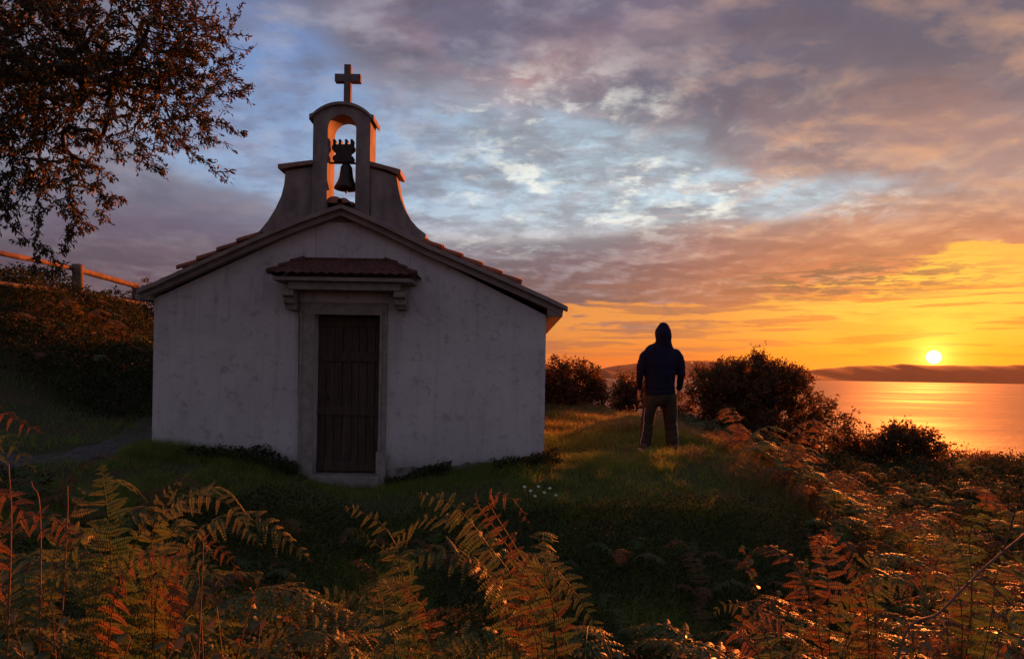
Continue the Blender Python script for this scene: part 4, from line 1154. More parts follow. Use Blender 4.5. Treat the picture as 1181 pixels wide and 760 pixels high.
# ---------------------------------------------------------------- ground vegetation
def inside_chapel(x, y): return (x > -4.47) & (x < .44) & (y > 8.46) & (y < 15)
def build_grass():
    r = nrng
    acc = Acc(); dry = Acc()
    def field(n, x0, x1, y0, y1, h, w, wild, cond=None, dest=None, hv=.4, pw=1.0):
        x = r.uniform(x0, x1, n); y = y0 + (y1 - y0) * r.random(n) ** pw
        k = ~inside_chapel(x, y) & ~((np.abs(x + 2.05) < .48) & (y > 7.75 + .3 * vnoise(x, y, .3, 5)) & (y < 8.5) & (r.random(n) < .85))
        if cond is not None: k &= cond(x, y)
        # patchy: longer and shorter sward
        pt = vnoise(x, y, .55, 9); k &= r.random(n) < .35 + .9 * pt
        x, y, pt = x[k], y[k], pt[k]; m = len(x)
        z = ground(x, y) - .01
        a = r.uniform(0, 2 * math.pi, m); S = np.stack([np.cos(a), np.sin(a), a * 0], 1)
        ln = np.stack([r.normal(.05, wild, m), r.normal(0, wild, m), -np.abs(r.normal(0, wild * .45, m))], 1)
        D = unit(np.stack([r.normal(0, .22, m), r.normal(0, .22, m), np.ones(m)], 1))
        H = h * (.45 + .9 * pt) * r.uniform(1 - hv, 1 + hv, m)
        blades(dest or acc, np.stack([x, y, z], 1), D, S, H, np.full(m, w) * r.uniform(.7, 1.3, m), ln)
    notpath = lambda x, y: np.hypot(x + 5.6, (y - 7.6)) > .2
    field(150000, -4.6, 3.3, 6.3, 13, .075, .006, .30, pw=1.25)
    field(60000, .3, 3.6, 9.5, 20, .11, .010, .35)
    field(30000, 1.2, 3.4, 6.5, 12, .13, .006, .4, cond=lambda x, y: x > 2.0 + (vnoise(x, y, .6, 3) - .5) * .8)
    # scattered taller tufts
    for _ in range(170):
        tx, ty = rng.uniform(-4.4, 3.1), rng.uniform(6.4, 14); field(110, tx - .10, tx + .10, ty - .10, ty + .10, .17, .005, .5)
    field(22000, -4.6, 1.2, 7.9, 8.6, .13, .006, .35)                      # longer along the wall
    field(110000, -5, 3.4, 2.8, 6.9, .17, .004, .5)
    field(30000, 3, 11, 4, 14, .16, .009, .45)
    field(26000, -12, -4.5, 4, 13, .14, .009, .45, cond=lambda x, y: (np.abs(y - np.interp(x, [-9.5, -7.2, -5.6, -4.9], [4.6, 6.2, 7.3, 8.1])) > .45))
    tag(link('grass', acc.mesh('grass'), M['grass']), 'short grass growing round the chapel and over the mound', 'grass', kind='stuff')
    # sun-bleached tussocks along the edge of the mound
    field(26000, 2.1, 3.7, 6.0, 13, .22, .005, .55, dest=dry, cond=lambda x, y: x > 2.45 + (vnoise(x, y, .5, 5) - .5) * .9)
    field(16000, .5, 3.2, 10.5, 18, .17, .009, .5, dest=dry)
    field(12000, 3.2, 10, 6, 16, .30, .008, .5, dest=dry)
    field(5000, -9.5, -5.8, 11.5, 13.2, .30, .008, .5, dest=dry)
    tag(link('dry_grass', dry.mesh('dry'), M['dry']), 'long dry golden grass along the edge of the mound', 'grass', kind='stuff')

def build_cover():
    """low leafy growth: a tangle nobody could count"""
    r = nrng; acc = Acc()
    def patch(n, x0, x1, y0, y1, h, L, cond=None, lump=.8):
        x = r.uniform(x0, x1, n); y = r.uniform(y0, y1, n); k = ~inside_chapel(x, y)
        if cond is not None: k &= cond(x, y)
        x, y = x[k], y[k]; m = len(x)
        top = h * (.25 + 1.1 * vnoise(x, y, lump, 6) ** 1.5 + .5 * vnoise(x, y, lump * .3, 12) ** 2)
        z = ground(x, y) + top * r.random(m) ** .5
        D = unit(r.normal(size=(m, 3)) + np.array([0, 0, .4])); Nn = unit(r.normal(size=(m, 3)) * .6 + np.array([0, -.2, 1]))
        s = r.uniform(.6, 1.3, m) * L; leaves(acc, np.stack([x, y, z], 1), D, Nn, s, s * .6)
    patch(50000, -3.5, 3.2, 3.9, 6.9, .20, .030)                                             # dark flank before the mound
    patch(9000, -4.5, .6, 8.05, 8.5, .20, .04, cond=lambda x, y: (vnoise(x, y, .5, 3) > .35) & (np.abs(x + 2.05) > .55))     # against the wall
    patch(60000, -11, -4.9, 9.6, 16.0, .46, .055, cond=lambda x, y: y > 10.0 + (x + 7) * -.05)   # bank on the left
    patch(20000, -9, -4.4, 3.6, 6.6, .25, .05)
    patch(34000, 3.3, 9.5, 4.5, 13, .30, .055)
    patch(26000, 7, 17, 12, 21, .42, .08)
    patch(16000, -2.6, 2.8, 1.9, 3.9, .22, .045)
    patch(9000, 1.8, 5, 2.2, 4.6, .25, .05)
    patch(9000, 3.4, 7, 13, 19, .4, .07)
    tag(link('ground_cover', acc.mesh('cover'), M['cover']), 'dark leafy undergrowth covering the bank, the mound flank and the slopes', 'undergrowth', kind='stuff')

def build_bushes():
    bm_ = (M['bark'], M['bush'])
    def bl(px, py, Y, rx, rz, ry=None, wgt=1):
        v = W(px, py, Y); return (v.x, Y, v.z, rx, ry or rx, rz, wgt)
    def B(px, Y):
        v = W(px, 400, Y); return (v.x, Y, gz(v.x, Y) - .05)
    k = 16 / F
    woody('round_bush', 'large dark domed bush standing right of the person above the sea', 'bush', B(868, 16), [
        bl(866, 446, 16, 54 * k, 36 * k), bl(826, 450, 16, 34 * k, 34 * k), bl(908, 450, 16, 38 * k, 32 * k), bl(866, 430, 16, 34 * k, 14 * k), bl(850, 475, 16, 52 * k, 34 * k), bl(800, 490, 15.8, 14 * k, 12 * k, None, .5),
        bl(945, 480, 16.2, 26 * k, 24 * k), bl(968, 494, 16.3, 22 * k, 20 * k), bl(992, 502, 16.4, 16 * k, 16 * k), bl(925, 505, 16, 34 * k, 18 * k), bl(875, 498, 15.7, 48 * k, 22 * k)],
        3800, 13, .070, .038, bm_, 21, shell=.55, tipr=.004, maxr=.09, clump=900, csig=.10, spread=.05, step=.22)
    woody('small_bush', 'small rounded bush furthest right, lit red, on the crest above the sea', 'bush', B(1040, 17), [
        bl(1040, 512, 17, 30 * k, 22 * k), bl(1062, 510, 17, 20 * k, 16 * k), bl(1018, 516, 17, 16 * k, 18 * k), bl(1042, 500, 17, 18 * k, 12 * k), bl(1008, 508, 17, 16 * k, 14 * k), bl(1000, 526, 17, 22 * k, 14 * k), bl(975, 522, 16.8, 18 * k, 16 * k), bl(1068, 520, 17, 20 * k, 14 * k)],
        1100, 13, .07, .038, bm_, 22, shell=.5, tipr=.004, maxr=.05, clump=300, csig=.09, spread=.05)
    woody('leafy_bush', 'dark bush beside the right corner of the chapel', 'bush', B(660, 15.5), [
        bl(640, 445, 15.5, 22 * k, 28 * k), bl(665, 447, 15.5, 26 * k, 26 * k), bl(688, 458, 15.4, 14 * k, 18 * k), bl(618, 450, 15.6, 26 * k, 30 * k)],
        1100, 14, .075, .04, bm_, 23, shell=.5, tipr=.004, maxr=.06, clump=420, csig=.10, spread=.05)
    woody('thin_bush', 'low thin bush just behind the person with the sea showing through', 'bush', B(728, 16.5), [
        bl(722, 452, 16.5, 17 * k, 22 * k), bl(742, 455, 16.5, 20 * k, 20 * k), bl(785, 472, 17.0, 22 * k, 18 * k, None, .6), bl(715, 468, 16.5, 12 * k, 12 * k)],
        650, 11, .07, .035, bm_, 24, shell=.5, tipr=.004, maxr=.05, clump=300, csig=.09, spread=.05)
    # scrub growing over the rail on the left bank
    for i, (px, Y, h, lb) in enumerate(((28, 12.6, 14, 'leafy shrub reaching over the left end of the wooden rail'), (172, 15.6, 40, 'red lit shrub between the wooden rail and the chapel eave'))):
        kk = Y / F; b = B(px, Y); top = 322 + (px * .12)
        woody('hedge_shrub', lb, 'shrub', b, [bl(px, top + 12, Y, 26 * kk, h * kk), bl(px + 8, top + 26, Y, 30 * kk, 24 * kk)], 170, 12, .06, .032, (M['bark'], M['oak']), 30 + i, shell=.4, tipr=.003, maxr=.03, spread=.03)
    # low scrub along the crest towards the sea
    r = random.Random(8)
    for i in range(16):
        px = 1000 + i * 16 + r.uniform(-7, 7); Y = r.uniform(18.5, 20.5); b = B(px, Y); s = r.uniform(.25, .55)
        woody('heath_shrub', 'low dark shrub in the row along the crest against the sea', 'shrub', b, [(b[0], b[1], b[2] + s * .6, s * 1.5, s * 1.2, s * .7)], 120, 11, .07, .035, bm_, 50 + i, group='low shrubs along the crest against the sea', shell=.4, tipr=.004, maxr=.03, spread=.05)

def build_tree():
    Y = 5.0; k = Y / F
    b = W(-235, 400, 5.4); base = Vector((b.x, 5.4, gz(b.x, 5.4) - .05))
    def bl(px, py, rx, rz, dy=0, w=1): v = W(px, py, Y + dy); return (v.x, Y + dy, v.z, rx * k, max(rx, 60) * k, rz * k, w)
    blobs = [bl(30, 40, 110, 80), bl(130, 30, 95, 70), bl(200, 45, 70, 55), bl(90, 120, 100, 75, 0, 1.0), bl(190, 110, 70, 62), bl(238, 90, 34, 42), bl(30, 150, 80, 70), bl(90, 215, 50, 38, 0, .9),
             bl(210, 165, 40, 22), bl(232, 30, 36, 36), bl(20, 205, 60, 50, 0, .7), bl(-120, 40, 140, 150, .3, .35), bl(-60, -110, 200, 130, .3, .3), bl(150, -90, 130, 80, .2, .35), bl(-260, -80, 160, 150, .6, .2), bl(-110, 60, 120, 110, 1.2, .25)]
    r = np.random.default_rng(4); ex = []
    # drooping sparse twigs on the left and the thin sprays on the right
    def spray(p, n, sg):
        pts = catmull([np.array(W(x, y, Y + dy)) for x, y, dy in p], n)
        ex.append(pts + r.normal(0, sg, pts.shape))
    spray([(50, 190, 0), (45, 240, 0), (42, 285, -.05), (38, 312, -.05)], 8, .02)
    spray([(10, 200, .1), (5, 235, .1), (12, 262, .1), (30, 280, .1)], 8, .02)
    spray([(80, 230, 0), (90, 250, 0), (78, 270, 0), (70, 300, 0)], 8, .02)
    spray([(110, 215, 0), (120, 240, 0), (100, 262, 0), (80, 272, 0)], 8, .02)
    spray([(120, 225, 0), (140, 232, 0)], 8, .02)
    spray([(50, 285, 0), (62, 305, 0), (60, 318, 0)], 8, .03)
    spray([(160, 175, 0), (175, 192, 0), (188, 198, 0)], 6, .01)
    spray([(225, 130, 0), (255, 140, 0), (284, 152, 0)], 6, .015)
    spray([(240, 60, 0), (262, 75, 0), (290, 55, 0)], 3, .01)
    spray([(250, 105, 0), (272, 108, 0), (290, 100, 0)], 6, .02)
    spray([(205, 160, 0), (235, 185, 0), (262, 208, 0)], 5, .01)
    spray([(250, 80, 0), (262, 40, 0), (272, 5, 0)], 6, .02)
    ex = np.concatenate(ex)
    tr = [base, base + Vector((.1, 0, .9)), base + Vector((.15, -.1, 1.8)), Vector(W(-160, 150, 5.2)), Vector(W(-60, 100, 5.1)), Vector(W(60, 85, 5.05)), Vector(W(150, 70, 5.0))]
    woody('oak_tree', 'overhanging evergreen oak whose small leafed branches fill the upper left corner', 'tree', base, blobs, 6600, 12, .037, .0135, (M['bark'], M['oak']), 77, trunk=tr, shell=.25, extra=ex, tipr=.0022, maxr=.17, step=.14, spread=.012, clump=1500, csig=.085, droop=.25, sag=.06)

def build_brambles():
    """bramble canes with three-part leaves"""
    r = np.random.default_rng(9)
    def bramble(label, base, ends, lf=.036, group=None):
        root = empty('bramble', base); tag(root, label, 'bramble', group); cane = Acc(); lv = Acc(); b = np.array(base)
        P, D, Nn, L = [], [], [], []
        for e, sagz in ends:
            e = np.array(e); m = (b + e) / 2 + np.array([0, 0, sagz]); pts = bezier([b, m, e], 16); tube(cane, pts, np.linspace(.0045, .0015, 16), 5)
            for i in range(4, 16):
                if r.random() < .15: continue
                t = unit(pts[min(i + 1, 15)] - pts[i - 1]); sd = unit(np.cross(t, [0, 0, 1.])) * (1 if i % 2 else -1)
                pet = pts[i] + (sd * .6 + t * .3 + np.array([0, 0, .25])) * lf * r.uniform(.8, 1.3); tube(cane, [pts[i], pet], [.0012, .0009], 3)
                for a in (-1.0, 0, 1.0):
                    d = unit(sd * math.cos(a) + t * math.sin(a) + np.array([0, 0, -.15]) + r.normal(0, .12, 3))
                    P.append(pet); D.append(d); Nn.append(unit(np.array([0, -.3, 1]) + r.normal(0, .35, 3))); L.append(lf * r.uniform(.75, 1.2) * (1.15 if a == 0 else .9))
        L = np.array(L); leaves(lv, P, D, Nn, L, L * .78, .10, .22)
        wchild('cane', cane.mesh('c'), M['cane'], root); wchild('leaf', lv.mesh('l'), M['bramble'], root); root.children[-1].name = 'foliage'
    def B(x, Y): v = W(x, 400, Y); return Vector((v.x, Y, gz(v.x, Y)))
    def E(x, y, Y): return W(x, y, Y)
    bramble('bramble with toothed leaves beside the tip of the arching fern, lower left', B(250, 2.5), [(E(340, 690, 2.4), .15), (E(300, 665, 2.5), .2), (E(228, 650, 2.45), .15), (E(345, 725, 2.3), .1)])
    bramble('bramble hanging over the bottom edge left of the middle', B(290, 2.1), [(E(250, 700, 2.1), .1), (E(300, 720, 2.1), .12), (E(335, 745, 2.0), .08), (E(220, 740, 2.0), .1)], .036)
    bramble('bramble among the ferns in the bottom left', B(90, 1.9), [(E(150, 735, 1.9), .1), (E(60, 700, 1.9), .14), (E(200, 745, 1.85), .08), (E(20, 730, 1.8), .1)], .04)
    bramble('bramble in the dark hollow between the middle clump and the gold rimmed fern', B(760, 2.7), [(E(700, 745, 2.5), .1), (E(790, 735, 2.6), .1), (E(820, 755, 2.5), .1)], .036)
    bramble('bramble on the right slope under the tall gold edged fern', B(1120, 2.5), [(E(1165, 690, 2.5), .15), (E(1090, 700, 2.5), .15), (E(1180, 740, 2.4), .1), (E(1050, 730, 2.4), .1)], .036)
    bramble('bramble trailing down the shoulder of the mound', B(900, 4.5), [(E(860, 640, 4.5), .12), (E(930, 650, 4.4), .12), (E(890, 680, 4.2), .1), (E(960, 620, 4.5), .1)], .045)
    # the long bare cane crossing the lower right corner
    b = B(1020, 2.2); root = empty('bare_cane', b); tag(root, 'long bare reddish cane slanting across the lower right corner', 'cane')
    a = Acc(); tube(a, catmull([b, E(1036, 756, 2.2), E(1085, 705, 2.25), E(1135, 655, 2.3), E(1190, 610, 2.35), E(1260, 560, 2.4)], 6), .0042, 6)
    wchild('stem', a.mesh('c'), M['cane'], root)
    a = Acc(); tube(a, catmull([E(1115, 672, 2.27), E(1135, 668, 2.3), E(1170, 700, 2.3)], 5), .003, 5); tube(a, catmull([E(1155, 640, 2.32), E(1165, 610, 2.32), E(1172, 585, 2.3)], 5), .003, 5)
    wchild('side_shoot', a.mesh('c'), M['cane'], root)
    # dry upright stalks on the left
    for i, (x, y0_, x1, y1_, Y, lb) in enumerate(((6, 760, 10, 535, 1.8, 'pair-thick dry reddish stalk standing at the left edge'), (66, 700, 78, 560, 2.1, 'kinked dry brown stalk between the left edge ferns and the tall upright fern'), (50, 690, 36, 555, 2.0, 'thin straight dry stalk beside the low rusty fern'), (228, 690, 231, 622, 2.4, 'short dry stalk below the arching green fern'))):
        bb = B(x, Y); root = empty('dry_stalk', bb); tag(root, lb, 'stalk')
        a = Acc(); m_ = E((x + x1) / 2 + 4, (y0_ + y1_) / 2, Y); tube(a, catmull([bb, m_, E(x1, y1_, Y)], 6), np.linspace(.003, .0014, 13), 6)
        wchild('stem', a.mesh('c'), M['cane'], root)
    # few pale flowers on the lip of the mound
    M_w = simple('pale_petals', (.65, .62, .55), (.5, .47, .4), 30, .7, .1, .002); M_y = simple('yellow_eye', (.6, .4, .05), (.5, .3, .04), 30, .8, .1, .002)
    for i, (x, y) in enumerate(((612, 566), (621, 561), (628, 568), (617, 572), (634, 563), (605, 560), (641, 571))):
        q = W(x, y, 7.0); g = gz(q.x, 7.0); fb = Vector((q.x, 7.0, g)); hgt = max(.05, min(.2, q.z - g))
        root = empty('daisy', fb); tag(root, 'small white daisy in the patch on the lip of the mound', 'flower', 'white daisies on the lip of the mound')
        a = Acc(); tube(a, [fb, fb + Vector((0, 0, hgt))], [.0025, .0015], 4); wchild('stem', a.mesh('s'), M['grass'], root)
        a = Acc(); t = np.linspace(0, 2 * math.pi, 10)[:-1]; c = np.array(fb + Vector((0, 0, hgt)))
        leaves(a, np.repeat(c[None], 9, 0), np.stack([np.cos(t), np.sin(t) * .8 - .2, np.sin(t) * .5 + .2], 1), np.repeat([[0, -.6, .8]], 9, 0), np.full(9, .020), np.full(9, .009), 0, .1)
        wchild('petals', a.mesh('p'), M_w, root)
        bmm = bmesh.new(); lathe(bmm, [(.001, c[2] + .008), (.005, c[2] + .006), (.005, c[2]), (.001, c[2] - .002)], c[0], c[1], 8); wchild('flower_centre', bm_mesh(bmm), M_y, root)

def build_rail():
    M_wd = simple('weathered_rail_wood', (.17, .10, .065), (.08, .05, .035), 9, .85, .6, .01, .2, stretch=(1, 1, 1))
    base = W(88, 355, 13.0); base.z = gz(base.x, 13.0); f = empty('wooden_fence', base); tag(f, 'rustic wooden rail fence along the top of the left bank, lit orange by the sun', 'fence')
    def P(x, y, Y): return W(x, y, Y)
    def log(name, pts, rad, seg=10):
        a = Acc(); pts = catmull(pts, 6); rr = rad * (1 + np.sin(np.arange(len(pts)) * 1.7) * .06); tube(a, pts, rr, seg); wchild(name, a.mesh('log'), M_wd, f, smooth=True)
    log('rail', [P(-120, 268, 9.6), P(0, 292, 10.8), P(45, 301, 11.8), P(90, 311, 13.0)], .045)
    log('rail', [P(86, 310, 12.9), P(122, 320, 14.0), P(157, 330, 15.2)], .060)
    log('rail', [P(-120, 310, 9.6), P(0, 327, 10.8), P(45, 332, 11.8), P(90, 338, 13.0)], .038)
    log('rail', [P(88, 338, 12.95), P(125, 344, 14.0), P(160, 350, 15.2)], .045)
    for px, y, Y, rd in ((89, 307, 12.85, .10), (-118, 266, 9.65, .09), (156, 329, 15.3, .08)):
        t = P(px, y, Y); g = gz(t.x, Y) - .3
        log('post', [Vector((t.x + .01, Y, g)), Vector((t.x + .02, Y, (g + t.z) / 2)), Vector((t.x + .01, Y, t.z + .03))], rd)
# ---------------------------------------------------------------- the person
def build_person():
    Yp = 9.37; k = Yp / F
    c0 = W(761, 520, Yp); gx_ = c0.x; base = Vector((gx_, Yp, gz(gx_, Yp)))
    zf = c0.z
    root_z = base.z
    # local frame: x right, y away from the viewer (the way the person faces), z up; origin between the feet
    def L(px, py, dy=0.0): v = W(px, py, Yp); return np.array([v.x - gx_, dy, v.z - zf])
    def ring_loft(acc, secs, seg=18):
        """secs: (centre, rx, ry, axis) -- elliptical sections"""
        pts = np.array([s[0] for s in secs]); T = unit(np.gradient(pts, axis=0)); V = []
        for (c, rx, ry), t in zip([(s[0], s[1], s[2]) for s in secs], T):
            Yv = np.array([0, 1.0, 0]); A = unit(np.cross(Yv, t)); Bv = unit(np.cross(t, A))
            a = np.linspace(0, 2 * math.pi, seg, endpoint=False)
            V.append(np.array(c) + A * (np.cos(a) * rx)[:, None] + Bv * (np.sin(a) * ry)[:, None])
        n = len(secs); V = np.concatenate(V); I, S = [], []
        for i in range(n - 1):
            for j in range(seg):
                q = (j + 1) % seg; I += [i * seg + j, i * seg + q, (i + 1) * seg + q, (i + 1) * seg + j]; S.append(4)
        I += list(range(seg - 1, -1, -1)); S.append(seg); I += [(n - 1) * seg + j for j in range(seg)]; S.append(seg)
        acc.add(V, S, I)
    def fuse(acc, vox, smooth=6):
        me = acc.mesh('t')
        bm = bmesh.new(); bm.from_mesh(me); bmesh.ops.recalc_face_normals(bm, faces=bm.faces); bm.to_mesh(me); bm.free()
        return evaluated(me, [('REMESH', dict(mode='VOXEL', voxel_size=vox)), ('SMOOTH', dict(factor=.5, iterations=smooth))])
    lp = 84.0
    sh = 1.0 / lp                                          # one pixel in metres at the person
    M_skin = simple('skin', (.42, .24, .17), (.36, .19, .13), 12, .6, .1, .002)
    M_jk = simple('navy_jersey', (.016, .014, .032), (.010, .009, .020), 7, .9, .5, .012, .1)
    M_tr = simple('brown_track_cloth', (.050, .036, .020), (.032, .023, .014), 7, .88, .5, .012, .15)
    M_shoe = simple('dark_trainer', (.05, .045, .045), (.03, .028, .028), 15, .6, .2, .004); M_sole = simple('pale_sole', (.5, .48, .45), (.4, .38, .35), 20, .7, .2, .003)
    M_st = simple('white_stripe', (.50, .48, .46), (.40, .38, .36), 20, .7, .1, .002)
    # joints
    head = L(765, 384); neck = L(765, 398); hipL, hipR = L(752, 456), L(771, 456)
    footL, footR = L(743, 518), L(776, 517); kneeL, kneeR = L(747, 487, .03), L(774, 487, .02)
    shL, shR = L(745, 404), L(781, 404); elL, elR = L(738, 429, -.03), L(785.5, 429, -.03); wrL, wrR = L(738, 450, .05), L(784.5, 450, .07)
    # --- body: one continuous skin from head to feet with hands
    b = Acc()
    def limb(pts, rads, acc=b, seg=14):
        pts = catmull(pts, 4); t = np.linspace(0, 1, len(pts)); r_ = np.interp(t, np.linspace(0, 1, len(rads)), rads); ring_loft(acc, [(p, q, q) for p, q in zip(pts, r_)], seg)
    # skull, jaw and neck
    secs = []
    for u in np.linspace(-1, 1, 13):
        rr = math.sqrt(max(0, 1 - u * u)); secs.append((head + np.array([0, .012 - .02 * (u < 0) * u, u * .118]), max(.004, .074 * rr * (1 if u > 0 else .92)), max(.004, .094 * rr)))
    ring_loft(b, secs, 20)
    limb([neck - [0, 0, .05], head - [0, 0, .06]], [.062, .055])
    limb([head + [0, .095, -.012], head + [0, .118, -.032]], [.010, .014])            # nose
    for s in (-1, 1):
        limb([head + [s * .074, 0, .015], head + [s * .080, -.01, -.03]], [.013, .009])   # ears
        limb([head + [s * .014, .100, -.062], head + [0, .104, -.062]], [.006, .007])     # lips
    ring_loft(b, [(L(762, y_, 0), rx, ry) for y_, rx, ry in ((404, .05, .05), (411, .14, .08), (418, .16, .10), (430, .175, .115), (444, .165, .11), (454, .165, .115), (462, .12, .10))], 20)
    for s_, e_, w_ in ((shL, elL, wrL), (shR, elR, wrR)): limb([s_ + [0, 0, -.05], e_, w_], [.036, .034, .032, .028])
    for h_, kn, ft in ((hipL, kneeL, footL), (hipR, kneeR, footR)):
        limb([h_, kn, ft], [.085, .068, .055, .050, .038])
        limb([ft + [0, -.05, -.012], ft + [0, .14, -.02]], [.035, .03])
    for s, w_ in ((-1, wrL), (1, wrR)):
        palm0 = w_; palm1 = w_ + np.array([s * .004, .018, -.085])
        ring_loft(b, [(palm0, .024, .028), (w_ + [s * .002, .01, -.03], .017, .038), (palm1, .015, .042)], 12)
        for f, (dy, ln) in enumerate(((.030, .062), (.010, .072), (-.010, .068), (-.029, .052))):
            p0 = palm1 + np.array([0, dy, .012]); p1 = p0 + np.array([-s * .002, .004, -ln * .5]); p2 = p1 + np.array([-s * .016, .006, -ln * .38]); p3 = p2 + np.array([-s * .018, .004, -ln * .12])
            limb([p0, p1, p2, p3], [.0095, .009, .008, .006], seg=8)
        t0 = w_ + np.array([0, .030, -.028]); limb([t0, t0 + [-s * .010, .026, -.030], t0 + [-s * .018, .030, -.058]], [.012, .010, .007], seg=8)
    me = fuse(b, .006, 2)
    body = bpy.data.objects.new('person', me); C.objects.link(body); me.materials.append(M_skin)
    me.polygons.foreach_set('use_smooth', [True] * len(me.polygons))
    body.location = (gx_, Yp, zf)
    tag(body, 'person in dark hooded jacket and track trousers standing on the mound facing the sea', 'person')
    def part(name, me, m, parent=body):
        return link(name, me, m, parent, smooth=True)
    # --- jacket with the hood up
    j = Acc()
    ring_loft(j, [(L(x_, y_, 0), rx * sh, ry) for x_, y_, rx, ry in ((765, 396, 9.5, .075), (764.5, 398.5, 12, .085), (764, 401, 15, .095), (763, 404.5, 19, .11), (762.5, 410, 21.5, .125), (762.2, 414, 21, .135), (762, 418, 19.3, .14), (761.5, 430, 18.2, .145), (761.2, 440, 17.2, .145), (761.2, 447, 17.2, .145), (761.2, 451.5, 16.8, .138))], 28)
    for s_, e_, w_ in ((shL, elL, wrL), (shR, elR, wrR)):
        pts = catmull([s_ + [(.10 if s_[0] < .05 else -.10), 0, -.045], s_ + [(.01 if s_[0] < .05 else -.01), 0, -.035], (s_ + e_) / 2 + (e_ - s_) * 0 + [(-.012 if s_[0] < .1 else .012), 0, .0], e_, w_ + [0, 0, .012]], 6); t = np.linspace(0, 1, len(pts))
        fold = .004 * np.sin(np.arange(len(pts)) * 2.1)
        rr = np.interp(t, [0, .25, .4, .62, .9, 1], [.038, .050, .060, .057, .047, .042]) + fold * (t > .35)
        ring_loft(j, [(p, q, q * 1.05) for p, q in zip(pts, rr)], 16)
    # hood: pointed dome, open at the face (far side)
    hs = []
    for y_, rx, ry, cy in ((400, 10.8, .10, 0), (396, 9.4, .105, .0), (391, 9.2, .12, .005), (385, 9.3, .128, .01), (380, 8.6, .122, .01), (376.5, 6.8, .10, .0), (374, 4.4, .07, -.01), (372.8, 1.5, .02, -.02)):
        hs.append((L(765.2, y_, cy), rx * sh, ry))
    ring_loft(j, hs, 24)
    me = fuse(j, .011, 5)
    # open the hood so that the face looks out
    bm = bmesh.new(); bm.from_mesh(me)
    dead = [f for f in bm.faces if f.calc_center_median().y > .075 and abs(f.calc_center_median().x - head[0]) < .072 and head[2] - .105 < f.calc_center_median().z < head[2] + .088]
    bmesh.ops.delete(bm, geom=dead, context='FACES'); bm.to_mesh(me); bm.free()
    # soft cloth folds
    bm = bmesh.new(); bm.from_mesh(me); bm.normal_update()
    for v in bm.verts:
        a = mnoise.noise(Vector((v.co.x * 7, v.co.y * 7, v.co.z * 11))); v.co += v.normal * (a * .011)
    bm.to_mesh(me); bm.free()
    jk = part('jacket', me, M_jk)
    h = Acc()
    ring_loft(h, [(L(761.2, y_, 0), rx * sh, ry) for y_, rx, ry in ((449.5, 17.0, .142), (451, 17.6, .147), (454, 17.5, .146), (455.5, 16.8, .140))], 28)
    part('hem', fuse(h, .009, 2), M_jk, jk)
    # --- trousers
    t_ = Acc()
    ring_loft(t_, [(L(761.5, y_, 0), rx * sh, ry) for y_, rx, ry in ((450, 16.5, .125), (455, 17.2, .135), (461, 17.0, .14), (466, 14.5, .12), (469, 9, .08))], 24)
    for h_, kn, ft, s in ((hipL, kneeL, footL, -1), (hipR, kneeR, footR, 1)):
        pts = catmull([h_ + [0, 0, -.02], (h_ + kn) / 2, kn, (kn + ft) / 2, ft + [0, -.005, .045]], 6); t = np.linspace(0, 1, len(pts))
        rr = np.interp(t, [0, .25, .5, .75, .93, 1], [.108, .100, .088, .083, .086, .076]) + .004 * np.sin(np.arange(len(pts)) * 1.9) * (t > .4)
        ring_loft(t_, [(p, q, q * 1.12) for p, q in zip(pts, rr)], 18)
    me = fuse(t_, .011, 5); bm = bmesh.new(); bm.from_mesh(me); bm.normal_update()
    for v in bm.verts:
        a = mnoise.noise(Vector((v.co.x * 8 + 5, v.co.y * 8, v.co.z * 6))); v.co += v.normal * (a * .012)
    bm.to_mesh(me); bm.free()
    tr = part('trousers', me, M_tr)
    # piping down the outer seams, laid on the cloth
    from mathutils.bvhtree import BVHTree
    bm = bmesh.new(); bm.from_mesh(me); tree = BVHTree.FromBMesh(bm); bm.free()
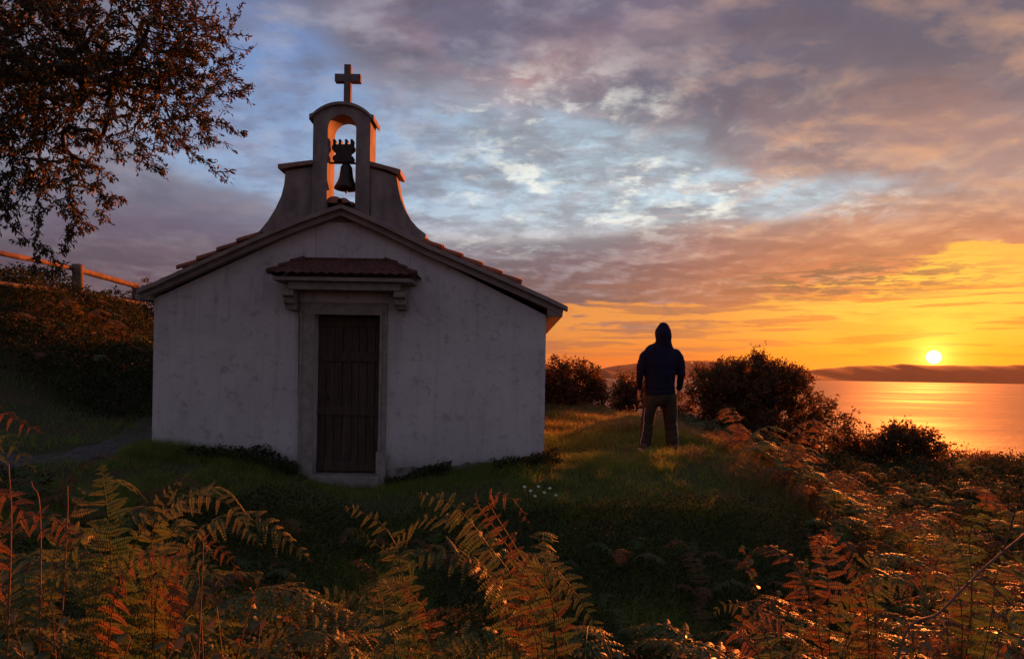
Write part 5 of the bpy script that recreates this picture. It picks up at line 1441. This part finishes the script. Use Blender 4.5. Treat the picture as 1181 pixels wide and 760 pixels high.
    for s in (-1, 1):
        a = Acc(); pts = []
        for z in np.linspace(L(0, 457)[2], footL[2] + .05, 34):
            o_ = Vector((s * .45 + (gx_ * 0), -.045, z)); hit, nrm, _, _ = tree.ray_cast(o_, Vector((-s, 0, 0)))
            if hit and hit.x * s > .02: pts.append(np.array(hit + nrm * .001))
        if len(pts) > 4: tube(a, np.array(pts), .0045, 6); o = part('side_stripe', a.mesh('s'), M_st, tr)
    # --- shoes
    for ft, s in ((footL, -1), (footR, 1)):
        a = Acc(); c = ft + np.array([s * .012, 0, 0]); zz0 = .035
        prof = [(-.105, .030, .030), (-.085, .040, .045), (-.03, .040, .050), (.05, .043, .040), (.12, .044, .028), (.165, .032, .020), (.18, .012, .010)]
        ring_loft(a, [(np.array([c[0] + s * .08 * max(0, y_) * .5, c[1] + y_, .028 + rz * .75]), rx, rz) for y_, rx, rz in prof], 16)
        # sections run along y, so lay the rings across
        V = a.V[0]
        a2 = Acc(); seg = 16
        for q, (y_, rx, rz) in enumerate(prof):
            an = np.linspace(0, 2 * math.pi, seg, endpoint=False)
            V[q * seg:(q + 1) * seg] = np.stack([c[0] + s * .04 * max(0, y_) + np.cos(an) * rx, np.full(seg, c[1] + y_), .022 + rz + np.sin(an) * rz], 1)
        shoe = part('shoe', a.mesh('shoe'), M_shoe)
        bm = bmesh.new(); outl = [(-.108, .026), (-.09, .040), (-.03, .042), (.05, .046), (.12, .048), (.165, .036), (.185, .012)]
        P_ = [(c[0] + s * .04 * max(0, y_) + w, c[1] + y_) for y_, w in outl] + [(c[0] + s * .04 * max(0, y_) - w, c[1] + y_) for y_, w in outl[::-1]]
        lo = [bm.verts.new((x, y, -.02)) for x, y in P_]; hi = [bm.verts.new((x, y, .026)) for x, y in P_]
        bm.faces.new(lo[::-1]); bm.faces.new(hi)
        for i in range(len(P_)):
            q = (i + 1) % len(P_); bm.faces.new((lo[i], lo[q], hi[q], hi[i]))
        o = link('sole', bm_mesh(bm, bevel=.004), M_sole, shoe)
    return body
# ---------------------------------------------------------------- build everything
setup_camera(); setup_sky(); build_land(); build_path(); build_chapel(); build_sun()
plant_mats(); build_grass(); build_cover(); build_bushes(); build_tree(); build_rail()
hero_ferns(); bracken_field(); build_brambles(); build_person()
build_haze()
